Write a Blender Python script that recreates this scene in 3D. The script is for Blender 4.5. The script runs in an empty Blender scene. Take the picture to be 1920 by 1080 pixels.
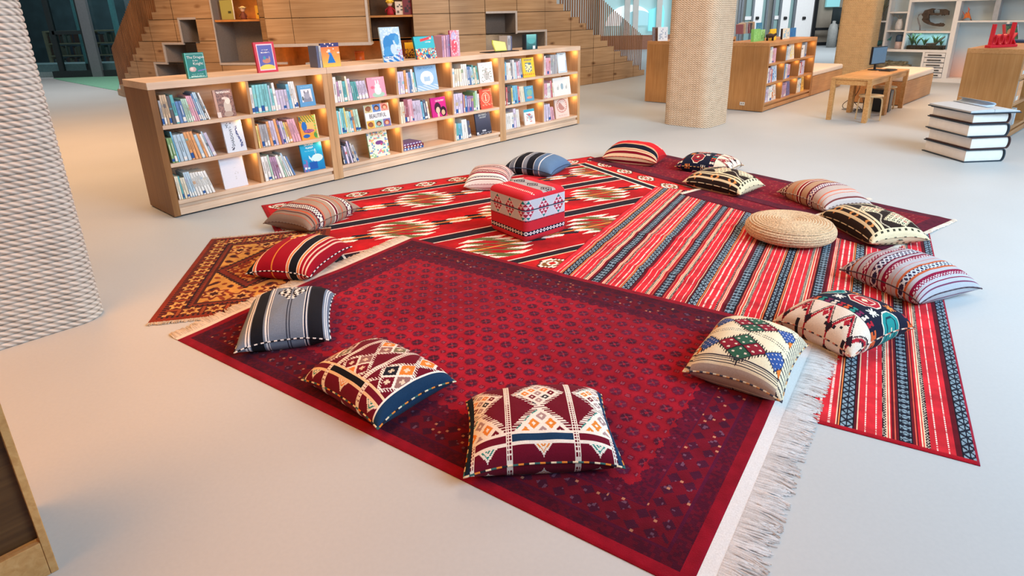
import bpy, math, random
import numpy as np
from mathutils import Vector, Matrix
PI = math.pi
R = math.radians
rnd = random.Random(7)
SC = bpy.context.scene
COL = SC.collection

# ------------------------------------------------------------------ camera model (1920 x 1080 photograph)
FPX, PITCH, ROLL, CX, CY, CAMH = 1149.9, .3381, -.0221, 9.14, -109.51, 1.75
_fw = np.array([0, math.cos(PITCH), -math.sin(PITCH)])
_u0 = np.array([0, math.sin(PITCH), math.cos(PITCH)])
_r0 = np.array([1., 0, 0])
_rt = math.cos(ROLL)*_r0 + math.sin(ROLL)*_u0
_up = -math.sin(ROLL)*_r0 + math.cos(ROLL)*_u0
def ray(px, py):
    return _fw + ((px-CX-960)/FPX)*_rt - ((py-CY-540)/FPX)*_up
def G(px, py, z=0.):
    """point at height z seen at a pixel"""
    d = ray(px, py); t = (z-CAMH)/d[2]
    return np.array([0, 0, CAMH]) + t*d

class Frame:
    def __init__(s, x, y, ang, z=0.):
        s.o = np.array([x, y, z]); s.a = ang
        s.u = np.array([math.cos(ang), math.sin(ang), 0]); s.v = np.array([-math.sin(ang), math.cos(ang), 0])
    def w(s, u, v, z=0.):
        return tuple(s.o + u*s.u + v*s.v + np.array([0, 0, z]))
    def px(s, px, py, dv=0.):
        """(u, z) of a pixel on the vertical plane v = dv"""
        o = s.o + s.v*dv; c = np.array([0, 0, CAMH]); d = ray(px, py)
        t = ((o-c)@s.v)/(d@s.v); p = c+t*d-o
        return float(p@s.u), float(p[2])

cam = bpy.data.cameras.new('camera'); camo = bpy.data.objects.new('camera', cam); COL.objects.link(camo)
cam.sensor_fit = 'HORIZONTAL'; cam.sensor_width = 36; cam.lens = FPX*36/1920
cam.shift_x = -CX/1920; cam.shift_y = CY/1920
M = Matrix(((_rt[0], _up[0], -_fw[0], 0), (_rt[1], _up[1], -_fw[1], 0), (_rt[2], _up[2], -_fw[2], CAMH), (0, 0, 0, 1)))
camo.matrix_world = M
cam.clip_end = 300
SC.camera = camo

# ------------------------------------------------------------------ helpers
def lin(c):
    c = np.asarray(c, float)
    if c.max() > 1.01: c = c/255.
    return np.where(c <= .04045, c/12.92, ((c+.055)/1.055)**2.4)
def L4(c): return tuple(lin(c))+(1.,)

def link(o, parent=None):
    COL.objects.link(o)
    if parent is not None: o.parent = parent
    return o
def props(o, label=None, cat=None, group=None, kind=None):
    if label: o['label'] = label
    if cat: o['category'] = cat
    if group: o['group'] = group
    if kind: o['kind'] = kind
    return o
def thing(name, label, cat, loc=(0, 0, 0), rz=0., group=None, rot=None):
    o = bpy.data.objects.new(name, None); COL.objects.link(o)
    o.empty_display_size = .1
    o.location = loc; o.rotation_euler = rot or (0, 0, rz)
    return props(o, label, cat, group)

class MB:
    def __init__(s): s.v = []; s.f = []; s.c = []; s.sm = []
    def add(s, vs, fs, col=None, smooth=False):
        b = len(s.v); s.v += [tuple(p) for p in vs]
        for i, f in enumerate(fs):
            s.f.append([b+k for k in f])
            s.c.append(col[i] if isinstance(col, list) else col)
            s.sm.append(smooth)
        return s
    def box(s, x0, x1, y0, y1, z0, z1, col=None, xf=None):
        vs = [(x0, y0, z0), (x1, y0, z0), (x1, y1, z0), (x0, y1, z0), (x0, y0, z1), (x1, y0, z1), (x1, y1, z1), (x0, y1, z1)]
        if xf: vs = [xf(*p) for p in vs]
        return s.add(vs, [(0, 3, 2, 1), (4, 5, 6, 7), (0, 1, 5, 4), (1, 2, 6, 5), (2, 3, 7, 6), (3, 0, 4, 7)], col)
    def prism(s, poly, y0, y1, col=None, ax='y'):
        """polygon in (x, z) extruded along y (or in (x, y) along z)"""
        n = len(poly)
        mk = (lambda p, t: (p[0], t, p[1])) if ax == 'y' else (lambda p, t: (p[0], p[1], t))
        vs = [mk(p, y0) for p in poly]+[mk(p, y1) for p in poly]
        fs = [tuple(range(n)), tuple(range(2*n-1, n-1, -1))]+[(i+n, (i+1) % n+n, (i+1) % n, i) for i in range(n)]
        return s.add(vs, fs, col)
    def tube(s, path, r, n=8, col=None, closed=False, cols=None):
        P = [np.array(p, float) for p in path]; m = len(P); vs = []
        rr = r if isinstance(r, (list, tuple)) else [r]*m
        for i, p in enumerate(P):
            t = P[(i+1) % m]-P[i-1] if closed else P[min(i+1, m-1)]-P[max(i-1, 0)]
            t = t/(np.linalg.norm(t)+1e-9)
            a = np.cross(t, (0, 0, 1.)) if abs(t[2]) < .95 else np.cross(t, (1., 0, 0))
            a /= np.linalg.norm(a); b = np.cross(a, t)
            for k in range(n):
                q = 2*PI*k/n; vs.append(p+rr[i]*(math.cos(q)*a+math.sin(q)*b))
        fs = []; cc = []
        for i in range(m if closed else m-1):
            j = (i+1) % m
            for k in range(n):
                fs.append((i*n+k, i*n+(k+1) % n, j*n+(k+1) % n, j*n+k)); cc.append(cols[i] if cols else col)
        if not closed:
            fs += [tuple(range(n-1, -1, -1)), tuple((m-1)*n+k for k in range(n))]; cc += [cols[0] if cols else col, cols[-1] if cols else col]
        return s.add(vs, fs, cc, True)
    def lathe(s, prof, n=32, col=None, cx=0, cy=0):
        m = len(prof); vs = []
        for r, z in prof:
            for k in range(n): q = 2*PI*k/n; vs.append((cx+r*math.cos(q), cy+r*math.sin(q), z))
        fs = [(i*n+k, i*n+(k+1) % n, (i+1)*n+(k+1) % n, (i+1)*n+k) for i in range(m-1) for k in range(n)]
        fs += [tuple(range(n-1, -1, -1)), tuple((m-1)*n+k for k in range(n))]
        return s.add(vs, fs, col, True)
    def mesh(s, name):
        me = bpy.data.meshes.new(name); me.from_pydata(s.v, [], s.f)
        me.polygons.foreach_set('use_smooth', s.sm)
        if any(c is not None for c in s.c):
            at = me.color_attributes.new('Col', 'FLOAT_COLOR', 'CORNER')
            tot = np.array([len(f) for f in s.f])
            cl = np.array([L4(c if c is not None else (200, 200, 200)) for c in s.c])
            at.data.foreach_set('color', np.repeat(cl, tot, axis=0).astype(np.float32).ravel())
        me.update(); return me
    def build(s, name, mat, parent=None, bevel=0, label=None, kind=None):
        o = link(bpy.data.objects.new(name, s.mesh(name)), parent)
        o.data.materials.append(mat)
        if bevel:
            b = o.modifiers.new('bevel', 'BEVEL'); b.width = bevel; b.segments = 2; b.limit_method = 'ANGLE'
        return props(o, label, kind=kind)

def grid_object(name, V, cols, mat, parent=None, smooth=True, extra=None, hide_bottom=False):
    """V: (ny+1, nx+1, 3) points, cols: (ny, nx, 3) sRGB; extra = list of further (V, cols) sheets in the same mesh"""
    vs = []; fs = []; cs = []; b = 0
    for V_, c_ in [(V, cols)]+(extra or []):
        ny, nx = V_.shape[0]-1, V_.shape[1]-1
        idx = np.arange((ny+1)*(nx+1)).reshape(ny+1, nx+1)+b
        q = np.stack([idx[:-1, :-1], idx[:-1, 1:], idx[1:, 1:], idx[1:, :-1]], -1).reshape(-1, 4)
        vs.append(V_.reshape(-1, 3)); fs.append(q); cs.append(c_.reshape(-1, 3)); b += (ny+1)*(nx+1)
    vs = np.concatenate(vs); fs = np.concatenate(fs); cs = lin(np.concatenate(cs)/(255. if np.concatenate(cs).max() > 1.01 else 1.))
    me = bpy.data.meshes.new(name)
    me.vertices.add(len(vs)); me.vertices.foreach_set('co', vs.astype(np.float32).ravel())
    me.loops.add(len(fs)*4); me.loops.foreach_set('vertex_index', fs.astype(np.int32).ravel())
    me.polygons.add(len(fs)); me.polygons.foreach_set('loop_start', np.arange(0, len(fs)*4, 4, dtype=np.int32))
    me.polygons.foreach_set('use_smooth', np.full(len(fs), smooth))
    at = me.color_attributes.new('Col', 'FLOAT_COLOR', 'CORNER')
    c4 = np.concatenate([cs, np.ones((len(cs), 1))], 1).astype(np.float32)
    at.data.foreach_set('color', np.repeat(c4, 4, axis=0).ravel())
    me.update(calc_edges=True); me.validate()
    me.materials.append(mat)
    return link(bpy.data.objects.new(name, me), parent)

def text_mesh(body, size, mat, parent, loc, rot=(PI/2, 0, 0), label=None, ext=.0008, name='lettering', sx=1.):
    cu = bpy.data.curves.new('t', 'FONT'); cu.body = body; cu.size = size; cu.align_x = 'CENTER'; cu.align_y = 'CENTER'; cu.extrude = ext
    cu.resolution_u = 2
    t = bpy.data.objects.new('t', cu); COL.objects.link(t)
    dg = bpy.context.evaluated_depsgraph_get()
    me = bpy.data.meshes.new_from_object(t.evaluated_get(dg)); bpy.data.objects.remove(t)
    me.materials.clear(); me.materials.append(mat); me.name = name
    o = link(bpy.data.objects.new(name, me), parent); o.location = loc; o.rotation_euler = rot; o.scale = (sx, 1, 1)
    return props(o, label)

# ------------------------------------------------------------------ materials
def newmat(name):
    m = bpy.data.materials.new(name); m.use_nodes = True
    n = m.node_tree.nodes; l = m.node_tree.links
    return m, n, l, n['Principled BSDF']
def ramp(n, stops):
    r = n.new('ShaderNodeValToRGB'); e = r.color_ramp.elements
    while len(e) < len(stops): e.new(.5)
    for k, (p, c) in enumerate(stops): e[k].position = p; e[k].color = L4(c)
    return r
def mat_plain(name, c, rough=.5, metal=0., spec=.4, var=.06, scale=18., bump=0.):
    m, n, l, p = newmat(name)
    t = n.new('ShaderNodeTexNoise'); t.inputs['Scale'].default_value = scale; t.inputs['Detail'].default_value = 4
    tc = n.new('ShaderNodeTexCoord'); l.new(tc.outputs['Object'], t.inputs['Vector'])
    c = np.array(c, float)/(255. if max(c) > 1.01 else 1.)
    r = ramp(n, [(.25, tuple(c*(1-var))), (.75, tuple(np.minimum(1, c*(1+var))))])
    l.new(t.outputs['Fac'], r.inputs['Fac']); l.new(r.outputs['Color'], p.inputs['Base Color'])
    p.inputs['Roughness'].default_value = rough; p.inputs['Metallic'].default_value = metal; p.inputs['Specular IOR Level'].default_value = spec
    if bump:
        b = n.new('ShaderNodeBump'); b.inputs['Strength'].default_value = bump; b.inputs['Distance'].default_value = .01
        l.new(t.outputs['Fac'], b.inputs['Height']); l.new(b.outputs['Normal'], p.inputs['Normal'])
    return m
def mat_paint(name, rough=.8, sheen=0., bump=0., bscale=300., var=.12, vscale=60., spec=.25):
    """colours woven or printed face by face into the mesh, with fibre noise over them"""
    m, n, l, p = newmat(name)
    a = n.new('ShaderNodeVertexColor'); a.layer_name = 'Col'
    tc = n.new('ShaderNodeTexCoord')
    t = n.new('ShaderNodeTexNoise'); t.inputs['Scale'].default_value = vscale; t.inputs['Detail'].default_value = 3
    l.new(tc.outputs['Object'], t.inputs['Vector'])
    mp = n.new('ShaderNodeMapRange'); mp.inputs['To Min'].default_value = 1-var; mp.inputs['To Max'].default_value = 1+var
    mp.inputs['From Min'].default_value = .25; mp.inputs['From Max'].default_value = .75
    l.new(t.outputs['Fac'], mp.inputs['Value'])
    mx = n.new('ShaderNodeVectorMath'); mx.operation = 'SCALE'
    l.new(a.outputs['Color'], mx.inputs[0]); l.new(mp.outputs['Result'], mx.inputs['Scale'])
    l.new(mx.outputs['Vector'], p.inputs['Base Color'])
    p.inputs['Roughness'].default_value = rough; p.inputs['Specular IOR Level'].default_value = spec
    p.inputs['Sheen Weight'].default_value = sheen; p.inputs['Sheen Roughness'].default_value = .5
    if bump:
        t2 = n.new('ShaderNodeTexNoise'); t2.inputs['Scale'].default_value = bscale; l.new(tc.outputs['Object'], t2.inputs['Vector'])
        b = n.new('ShaderNodeBump'); b.inputs['Strength'].default_value = bump; b.inputs['Distance'].default_value = .004
        l.new(t2.outputs['Fac'], b.inputs['Height']); l.new(b.outputs['Normal'], p.inputs['Normal'])
    return m
def mat_wood(name, c1, c2, c3, axis=0, coord='Object', scale=1., knots=0., rough=.45, seams=None):
    m, n, l, p = newmat(name)
    tc = n.new('ShaderNodeTexCoord'); mp = n.new('ShaderNodeMapping')
    s = [40*scale]*3; s[axis] = 1.6*scale; mp.inputs['Scale'].default_value = s
    l.new(tc.outputs[coord], mp.inputs['Vector'])
    t = n.new('ShaderNodeTexNoise'); t.inputs['Scale'].default_value = 1.; t.inputs['Detail'].default_value = 6; t.inputs['Distortion'].default_value = .6
    l.new(mp.outputs['Vector'], t.inputs['Vector'])
    r = ramp(n, [(.28, c1), (.5, c2), (.75, c3)]); l.new(t.outputs['Fac'], r.inputs['Fac'])
    out = r.outputs['Color']
    t3 = n.new('ShaderNodeTexNoise'); t3.inputs['Scale'].default_value = 1.6*scale; l.new(tc.outputs[coord], t3.inputs['Vector'])
    r3 = ramp(n, [(.3, (.8, .8, .8)), (.7, (1, 1, 1))]); l.new(t3.outputs['Fac'], r3.inputs['Fac'])
    mm = n.new('ShaderNodeMixRGB'); mm.blend_type = 'MULTIPLY'; mm.inputs['Fac'].default_value = .8
    l.new(out, mm.inputs['Color1']); l.new(r3.outputs['Color'], mm.inputs['Color2']); out = mm.outputs['Color']
    if knots:
        mp2 = n.new('ShaderNodeMapping'); s2 = [4.6]*3; s2[axis] = 2.0; mp2.inputs['Scale'].default_value = s2
        l.new(tc.outputs[coord], mp2.inputs['Vector'])
        vo = n.new('ShaderNodeTexVoronoi'); vo.inputs['Scale'].default_value = 1.; vo.inputs['Randomness'].default_value = 1.
        nz = n.new('ShaderNodeMixRGB'); nz.inputs['Fac'].default_value = .18
        l.new(mp2.outputs['Vector'], nz.inputs['Color1']); l.new(t.outputs['Color'], nz.inputs['Color2']); l.new(nz.outputs['Color'], vo.inputs['Vector'])
        rk = ramp(n, [(.03, (.32, .22, .14)), (.09, (.74, .64, .54)), (.2, (1, 1, 1))]); l.new(vo.outputs['Distance'], rk.inputs['Fac'])
        m2 = n.new('ShaderNodeMixRGB'); m2.blend_type = 'MULTIPLY'; m2.inputs['Fac'].default_value = knots
        l.new(out, m2.inputs['Color1']); l.new(rk.outputs['Color'], m2.inputs['Color2']); out = m2.outputs['Color']
    l.new(out, p.inputs['Base Color']); p.inputs['Roughness'].default_value = rough; p.inputs['Specular IOR Level'].default_value = .35
    b = n.new('ShaderNodeBump'); b.inputs['Strength'].default_value = .12; b.inputs['Distance'].default_value = .004
    l.new(t.outputs['Fac'], b.inputs['Height']); l.new(b.outputs['Normal'], p.inputs['Normal'])
    return m
def mat_glass(name, tint=(.8, .92, .92), rough=.02, alpha=.25):
    m, n, l, p = newmat(name)
    tr = n.new('ShaderNodeBsdfTransparent'); tr.inputs['Color'].default_value = tint+(1.,)
    gl = n.new('ShaderNodeBsdfGlossy'); gl.inputs['Roughness'].default_value = rough
    fr = n.new('ShaderNodeFresnel'); fr.inputs['IOR'].default_value = 1.4
    mx = n.new('ShaderNodeMixShader'); l.new(fr.outputs[0], mx.inputs[0]); l.new(tr.outputs[0], mx.inputs[1]); l.new(gl.outputs[0], mx.inputs[2])
    l.new(mx.outputs[0], n['Material Output'].inputs['Surface'])
    return m
def mat_emit(name, c, s):
    m, n, l, p = newmat(name)
    p.inputs['Base Color'].default_value = L4(c); p.inputs['Emission Color'].default_value = L4(c); p.inputs['Emission Strength'].default_value = s
    return m
def mat_rope(name, c1, c2, pitch, strand):
    """rope wound round a column: uv = (perimeter, height) in metres"""
    m, n, l, p = newmat(name)
    uv = n.new('ShaderNodeUVMap'); sp = n.new('ShaderNodeSeparateXYZ'); l.new(uv.outputs['UV'], sp.inputs[0])
    def mth(op, a, b=None):
        k = n.new('ShaderNodeMath'); k.operation = op
        for i, q in enumerate((a, b)):
            if q is None: continue
            if isinstance(q, (int, float)): k.inputs[i].default_value = q
            else: l.new(q, k.inputs[i])
        return k.outputs[0]
    tw = mth('SINE', mth('MULTIPLY', mth('ADD', mth('DIVIDE', sp.outputs[0], strand), mth('DIVIDE', sp.outputs[1], pitch)), 2*PI))
    h = mth('MULTIPLY', mth('ADD', tw, 1.), .5)
    nz = n.new('ShaderNodeTexNoise'); nz.inputs['Scale'].default_value = 9.; l.new(uv.outputs['UV'], nz.inputs['Vector'])
    f = mth('ADD', mth('MULTIPLY', h, .65), mth('MULTIPLY', nz.outputs['Fac'], .35))
    rv = mth('FRACT', mth('DIVIDE', sp.outputs[1], pitch))
    gap = mth('SUBTRACT', 1., mth('POWER', mth('ABSOLUTE', mth('SUBTRACT', mth('MULTIPLY', rv, 2.), 1.)), 6.))
    f = mth('MULTIPLY', f, gap)
    r = ramp(n, [(.0, tuple(np.array(c1)*.45)), (.22, c1), (.8, c2)]); l.new(f, r.inputs['Fac']); l.new(r.outputs['Color'], p.inputs['Base Color'])
    p.inputs['Roughness'].default_value = .85; p.inputs['Specular IOR Level'].default_value = .15
    b = n.new('ShaderNodeBump'); b.inputs['Strength'].default_value = .7; b.inputs['Distance'].default_value = pitch*.2
    l.new(h, b.inputs['Height']); l.new(b.outputs['Normal'], p.inputs['Normal'])
    return m

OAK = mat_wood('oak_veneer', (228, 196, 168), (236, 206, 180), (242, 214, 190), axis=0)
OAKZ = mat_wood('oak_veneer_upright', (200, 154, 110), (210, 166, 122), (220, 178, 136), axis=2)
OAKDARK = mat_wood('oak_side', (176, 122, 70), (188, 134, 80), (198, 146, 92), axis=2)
OAKT = mat_wood('table_wood', (196, 140, 82), (214, 160, 100), (226, 176, 118), axis=1)
RUSTIC = mat_wood('rustic_oak', (164, 126, 88), (182, 144, 104), (198, 162, 122), axis=0, coord='UV', knots=.85, scale=.55)
RUSTICZ = mat_wood('rustic_slat', (120, 78, 44), (150, 102, 62), (172, 122, 80), axis=2)
BIRCH = mat_wood('birch', (224, 190, 140), (234, 204, 156), (240, 214, 172), axis=0)
FABRIC = mat_paint('woven_cover', rough=.95, sheen=.03, spec=.1, bump=.5, bscale=420., var=.10, vscale=160.)
PILE = mat_paint('carpet_pile', rough=1., sheen=.04, spec=.06, bump=.6, bscale=260., var=.2, vscale=14.)
PRINT = mat_paint('printed_paper', rough=.35, var=.02, spec=.4)
PAGES = mat_plain('page_edges', (236, 230, 216), .8, scale=90., var=.05)
WHITE = mat_plain('white_lacquer', (238, 240, 242), .35, var=.01)
GREYPANEL = mat_plain('grey_felt', (128, 116, 108), .9, var=.05, scale=40.)
GREYTRIM = mat_plain('pale_grey_trim', (186, 176, 170), .6, var=.03)
BLACK = mat_plain('black_plastic', (22, 24, 28), .4, var=.05)
STEEL = mat_plain('grey_metal_frame', (126, 134, 142), .4, .5, var=.03)
DARKFRAME = mat_plain('dark_metal_frame', (48, 58, 62), .4, .4, var=.03)
CREAM = mat_plain('cream_upholstery', (232, 214, 196), .85, var=.03, scale=60.)
INKW = mat_plain('white_ink', (240, 240, 236), .5, var=.01)
INKB = mat_plain('dark_ink', (38, 40, 60), .5, var=.01)
RED = mat_plain('red_lacquer', (214, 40, 56), .4, var=.03)
# ------------------------------------------------------------------ setting: floor and light
m, n, l, p = newmat('smooth_floor')
tc = n.new('ShaderNodeTexCoord'); t = n.new('ShaderNodeTexNoise'); t.inputs['Scale'].default_value = .7; t.inputs['Detail'].default_value = 5
l.new(tc.outputs['Object'], t.inputs['Vector'])
r = ramp(n, [(.3, (184, 191, 196)), (.7, (190, 197, 202))]); l.new(t.outputs['Fac'], r.inputs['Fac'])
t2 = n.new('ShaderNodeTexNoise'); t2.inputs['Scale'].default_value = 60; l.new(tc.outputs['Object'], t2.inputs['Vector'])
mm = n.new('ShaderNodeMixRGB'); mm.blend_type = 'OVERLAY'; mm.inputs['Fac'].default_value = .05
l.new(r.outputs['Color'], mm.inputs['Color1']); l.new(t2.outputs['Fac'], mm.inputs['Color2'])
l.new(mm.outputs['Color'], p.inputs['Base Color'])
p.inputs['Roughness'].default_value = .5; p.inputs['Specular IOR Level'].default_value = .3
MFLOOR = m
MB().box(-45, 45, -8, 60, -.1, 0).build('floor', MFLOOR, kind='structure')

w = bpy.data.worlds.new('world'); SC.world = w; w.use_nodes = True
w.node_tree.nodes['Background'].inputs['Color'].default_value = (.80, .90, 1., 1)
w.node_tree.nodes['Background'].inputs['Strength'].default_value = .08
def area(name, loc, target, size, power, color, sy=None, spread=180):
    a = bpy.data.lights.new(name, 'AREA'); a.energy = power; a.color = color; a.size = size
    if sy: a.shape = 'RECTANGLE'; a.size_y = sy
    a.spread = R(spread)
    o = bpy.data.objects.new(name, a); COL.objects.link(o); o.location = loc
    o.rotation_euler = (Vector(target)-Vector(loc)).to_track_quat('-Z', 'Y').to_euler()
    return o
area('window_light', (7.2, 0.6, 4.8), (1.6, 7.6, .5), 5, 520, (.68, .87, 1.), 4.5, 125)
area('window_light_near', (5.2, -1.5, 5.0), (3.2, 2.2, .2), 4, 115, (.44, .75, 1.), 4, 120)
area('warm_ceiling_light', (-3.4, 1.0, 4.4), (-2.6, 1.4, 0), 3.2, 150, (1., .36, .04), 3, 130)
area('warm_corridor_light', (-7.2, 9.0, 5.0), (-6.6, 8.6, 0), 3.6, 270, (1., .36, .03), 3.4, 160)
area('corridor_fill', (-12, 16.5, 6.), (-12, 18.5, 0), 4, 330, (1., .93, .86), 4)  # added fill, brightens the far corridor floor
area('far_room_fill', (-17, 26, 5.5), (-17, 27, 0), 4, 260, (.86, .96, 1.), 3)  # added fill behind the glass, lifts the dark room
area('warm_mound_light', (-5, 6, 6.5), (-5, 14, 1.2), 5, 330, (1., .78, .54), 2)
area('bookcase_fill', (1.6, 5.4, 4.6), (-.8, 8.0, .5), 2.5, 180, (1., .62, .38), 1.5)  # added fill, brightens the bookcase fronts and the floor before them
area('ceiling_light', (4, 13, 6.5), (4, 13, 0), 6, 310, (1., .78, .58), 5)
area('warm_desk_fill', (7.6, 11.5, 4.6), (7.4, 11.5, 0), 3.5, 130, (1., .50, .18), 3, 140)  # added fill above the desks, warms the floor there
area('window_light_far', (16, 14, 6.), (9, 14, .5), 6, 560, (.92, .96, 1.), 5)
area('facade_fill', (12, 23, 7.), (12, 31, 1.5), 8, 900, (.95, .98, 1.), 3)  # added fill, brightens the doors and back wall
SC.view_settings.view_transform = 'Standard'
SC.view_settings.look = 'None'
SC.view_settings.exposure = 0.

# ------------------------------------------------------------------ rope-wound columns
def rsq(s, r, n=10):
    """rounded square outline, half side s, corner radius r"""
    out = []
    for k in range(4):
        a0 = PI/2*k; cx = (s-r)*(1 if k in (0, 3) else -1); cy = (s-r)*(1 if k in (0, 1) else -1)
        for i in range(n+1):
            a = a0+PI/2*i/n; out.append((cx+r*math.cos(a), cy+r*math.sin(a)))
        # straight run to the next corner gets a few points from the uv maths only
    return out
def column(loc, ang, s, r, pitch, H, mat, label, twist=.06):
    ol = rsq(s, r); n = len(ol); per = [0.]
    for i in range(n):
        a, b = ol[i], ol[(i+1) % n]; per.append(per[-1]+math.hypot(a[0]-b[0], a[1]-b[1]))
    nrm = []
    for i in range(n):
        a, b = ol[i-1], ol[(i+1) % n]; d = np.array([b[1]-a[1], -(b[0]-a[0])]); nrm.append(d/np.linalg.norm(d))
    rows = int(H/pitch); sub = 6; vs = []; uvs = []
    zs = [k*pitch/sub for k in range(rows*sub+1)]
    amp = pitch*.22
    for z in zs:
        ph = (z/pitch) % 1.; off = amp*(math.sqrt(max(0, 1-(2*ph-1)**2))-.8)
        for i in range(n+1):
            k = i % n; vs.append((ol[k][0]+nrm[k][0]*off, ol[k][1]+nrm[k][1]*off, z)); uvs.append((per[i], z))
    N = n+1; fs = [(j*N+i, j*N+i+1, (j+1)*N+i+1, (j+1)*N+i) for j in range(len(zs)-1) for i in range(n)]
    me = bpy.data.meshes.new('rope_winding'); me.from_pydata(vs, [], fs)
    me.polygons.foreach_set('use_smooth', [True]*len(fs))
    ul = me.uv_layers.new(name='UVMap')
    li = np.zeros(len(me.loops), dtype=np.int32); me.loops.foreach_get('vertex_index', li)
    ul.data.foreach_set('uv', np.array(uvs, dtype=np.float32)[li].ravel())
    me.materials.append(mat); me.update()
    t = thing('rope_column', label, 'column', loc, ang, 'rope-wound columns')
    link(bpy.data.objects.new('rope_winding', me), t)
    c = MB().prism([(x*.97, y*.97) for x, y in ol], 0, H, ax='z'); c.build('column_core', CREAM, t)
    return t
ROPE1 = mat_rope('pale_rope', (186, 176, 166), (222, 214, 206), .036, .055)
ROPE2 = mat_rope('sand_rope', (196, 170, 142), (226, 206, 184), .030, .05)
ROPE3 = mat_rope('tan_rope', (196, 162, 118), (226, 196, 152), .032, .05)
A0 = R(47.4)
# near left column: right corner at about (-2.58, 3.47)
F1 = Frame(-2.585, 3.50, A0)
column(F1.w(-.44, .44)[:2]+(0,), A0, .44, .16, .036, 3.3, ROPE1, 'pale rope-wound column in the left foreground, beside the floor')
column((2.965, 10.06, 0), A0, .405, .18, .030, 3.3, ROPE2, 'rope-wound column in front of the low cabinet, behind the rugs')
column((8.42, 15.6, 0), A0, .385, .13, .032, 3.6, ROPE3, 'tan rope-wound column behind the bench and desk with monitor')
# ------------------------------------------------------------------ rugs: woven patterns painted on the mesh
def canvas(w, h, cell):
    nx, ny = max(2, int(round(w/cell))), max(2, int(round(h/cell)))
    X, Y = np.meshgrid((np.arange(nx)+.5)*w/nx, (np.arange(ny)+.5)*h/ny)
    return X, Y
def fill(shape, c):
    img = np.zeros(shape+(3,)); img[:] = c; return img
def fr(x): return x-np.floor(x)
def hashc(a, b, k=1.):
    return fr(np.sin(a*12.9898+b*78.233+k)*43758.5453)
def smooth_noise(X, Y, s, seed=0):
    rs = np.random.RandomState(seed); o = np.zeros_like(X)
    for k in range(6):
        a = rs.rand()*2*PI; f = s*(.6+rs.rand()); o += np.sin((X*math.cos(a)+Y*math.sin(a))*f+rs.rand()*7)
    return o/6.

def stripes(img, T, spec, t0=0.):
    """spec: list of (width, colour | function(mask, local t 0..1))"""
    t = t0
    for wd, c in spec:
        m = (T >= t) & (T < t+wd)
        if callable(c): c(img, m, (T-t)/wd)
        elif c is not None: img[m] = c
        t += wd
    return img

WHT = (240, 232, 222); CRM = (236, 208, 170); BLK = (30, 26, 36); MAR = (112, 18, 38); NAVY = (28, 34, 58); ORG = (226, 136, 54); TEAL = (36, 138, 128)

def paint_red(X, Y, L, W):
    """red tribal rug: X along the length, Y from the near edge; rows of stepped diamonds between black bands"""
    d = W-Y
    img = fill(X.shape, (178, 15, 24))
    img *= (1+.24*smooth_noise(X*1.2, Y*5, 6, 3))[..., None]
    P = .785
    k = np.floor((d-.29)/P); q = d-.29-k*P            # distance past a black band
    row = k
    band = lambda lo, hi: (((q+.12) % P) >= lo+.12) & (((q+.12) % P) < hi+.12)
    img[band(-.075, -.062)] = WHT; img[band(.062, .075)] = WHT
    img[band(-.055, .055)] = BLK; img[band(-.06, -.052) | band(.052, .06)] = (90, 20, 30)
    # diamonds
    yc = q-P/2-.005
    per = 1.04
    off = np.where(row % 2 == 0, .43, .98)
    u = (X-off+per/2) % per-per/2
    ay = np.abs(yc)
    line = ay < .010
    img[ay < .016] = (90, 30, 20); img[line] = (232, 150, 70)
    # slanting serrations: parallelogram teeth
    st = .082
    lev = np.floor(ay/st)
    sl = u-np.sign(yc)*(ay-lev*st-st/2)*1.5          # slant inside a step
    asl = np.abs(sl); r0 = .18-lev*.06             # body of the diamond, then one pointed tooth each step
    cst = np.abs(ay-lev*st-st/2)
    ok = (lev < 3) & (ay > .012)
    tooth = ok & (asl >= r0) & (cst < st*.48*np.clip(1-(asl-r0)/.17, 0, 1))
    img[ok & (asl < r0)] = (104, 108, 62)
    img[tooth] = WHT
    img[ok & (asl < r0-.065)] = (170, 20, 26)
    img[ok & (lev == 0) & (asl < r0-.10) & (asl > r0-.14)] = (112, 100, 58)
    far = (lev == 0) & (ay > .008) & (asl >= r0+.10) & (asl < r0+.26) & (cst < st*.5*np.clip(1-np.abs(asl-r0-.18)/.1, 0, 1)); img[far] = BLK
    far = (lev == 0) & (ay > .012) & (asl >= r0+.24) & (asl < r0+.42) & (cst < st*.42*np.clip(1-np.abs(asl-r0-.32)/.1, 0, 1)); img[far] = WHT
    # border
    bx = np.minimum(X, L-X); by = np.minimum(Y, d)
    b = np.minimum(bx, by)
    m = bx < .385
    img[m & (bx < .385)] = BLK; img[m & (bx > .367)] = WHT; img[m & (bx < .285)] = WHT; 
    m = b < .27
    img[m] = (190, 26, 30)
    img[m & (b > .262)] = CRM
    s = np.where(bx < by, Y, X); c = np.minimum(bx, by)-.14
    ss = (s+.03) % .38-.19
    ac = np.abs(c)
    for r_, colr in ((.125, (90, 30, 20)), (.105, WHT), (.07, (130, 84, 40)), (.042, WHT), (.022, (190, 40, 34))):
        stp = np.floor(np.abs(ss)/.022)*.022+np.floor(ac/.02)*.026
        img[m & (stp < r_) & (ac < .085)] = colr
    img[m & (b < .035)] = (160, 20, 28)
    return img

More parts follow.
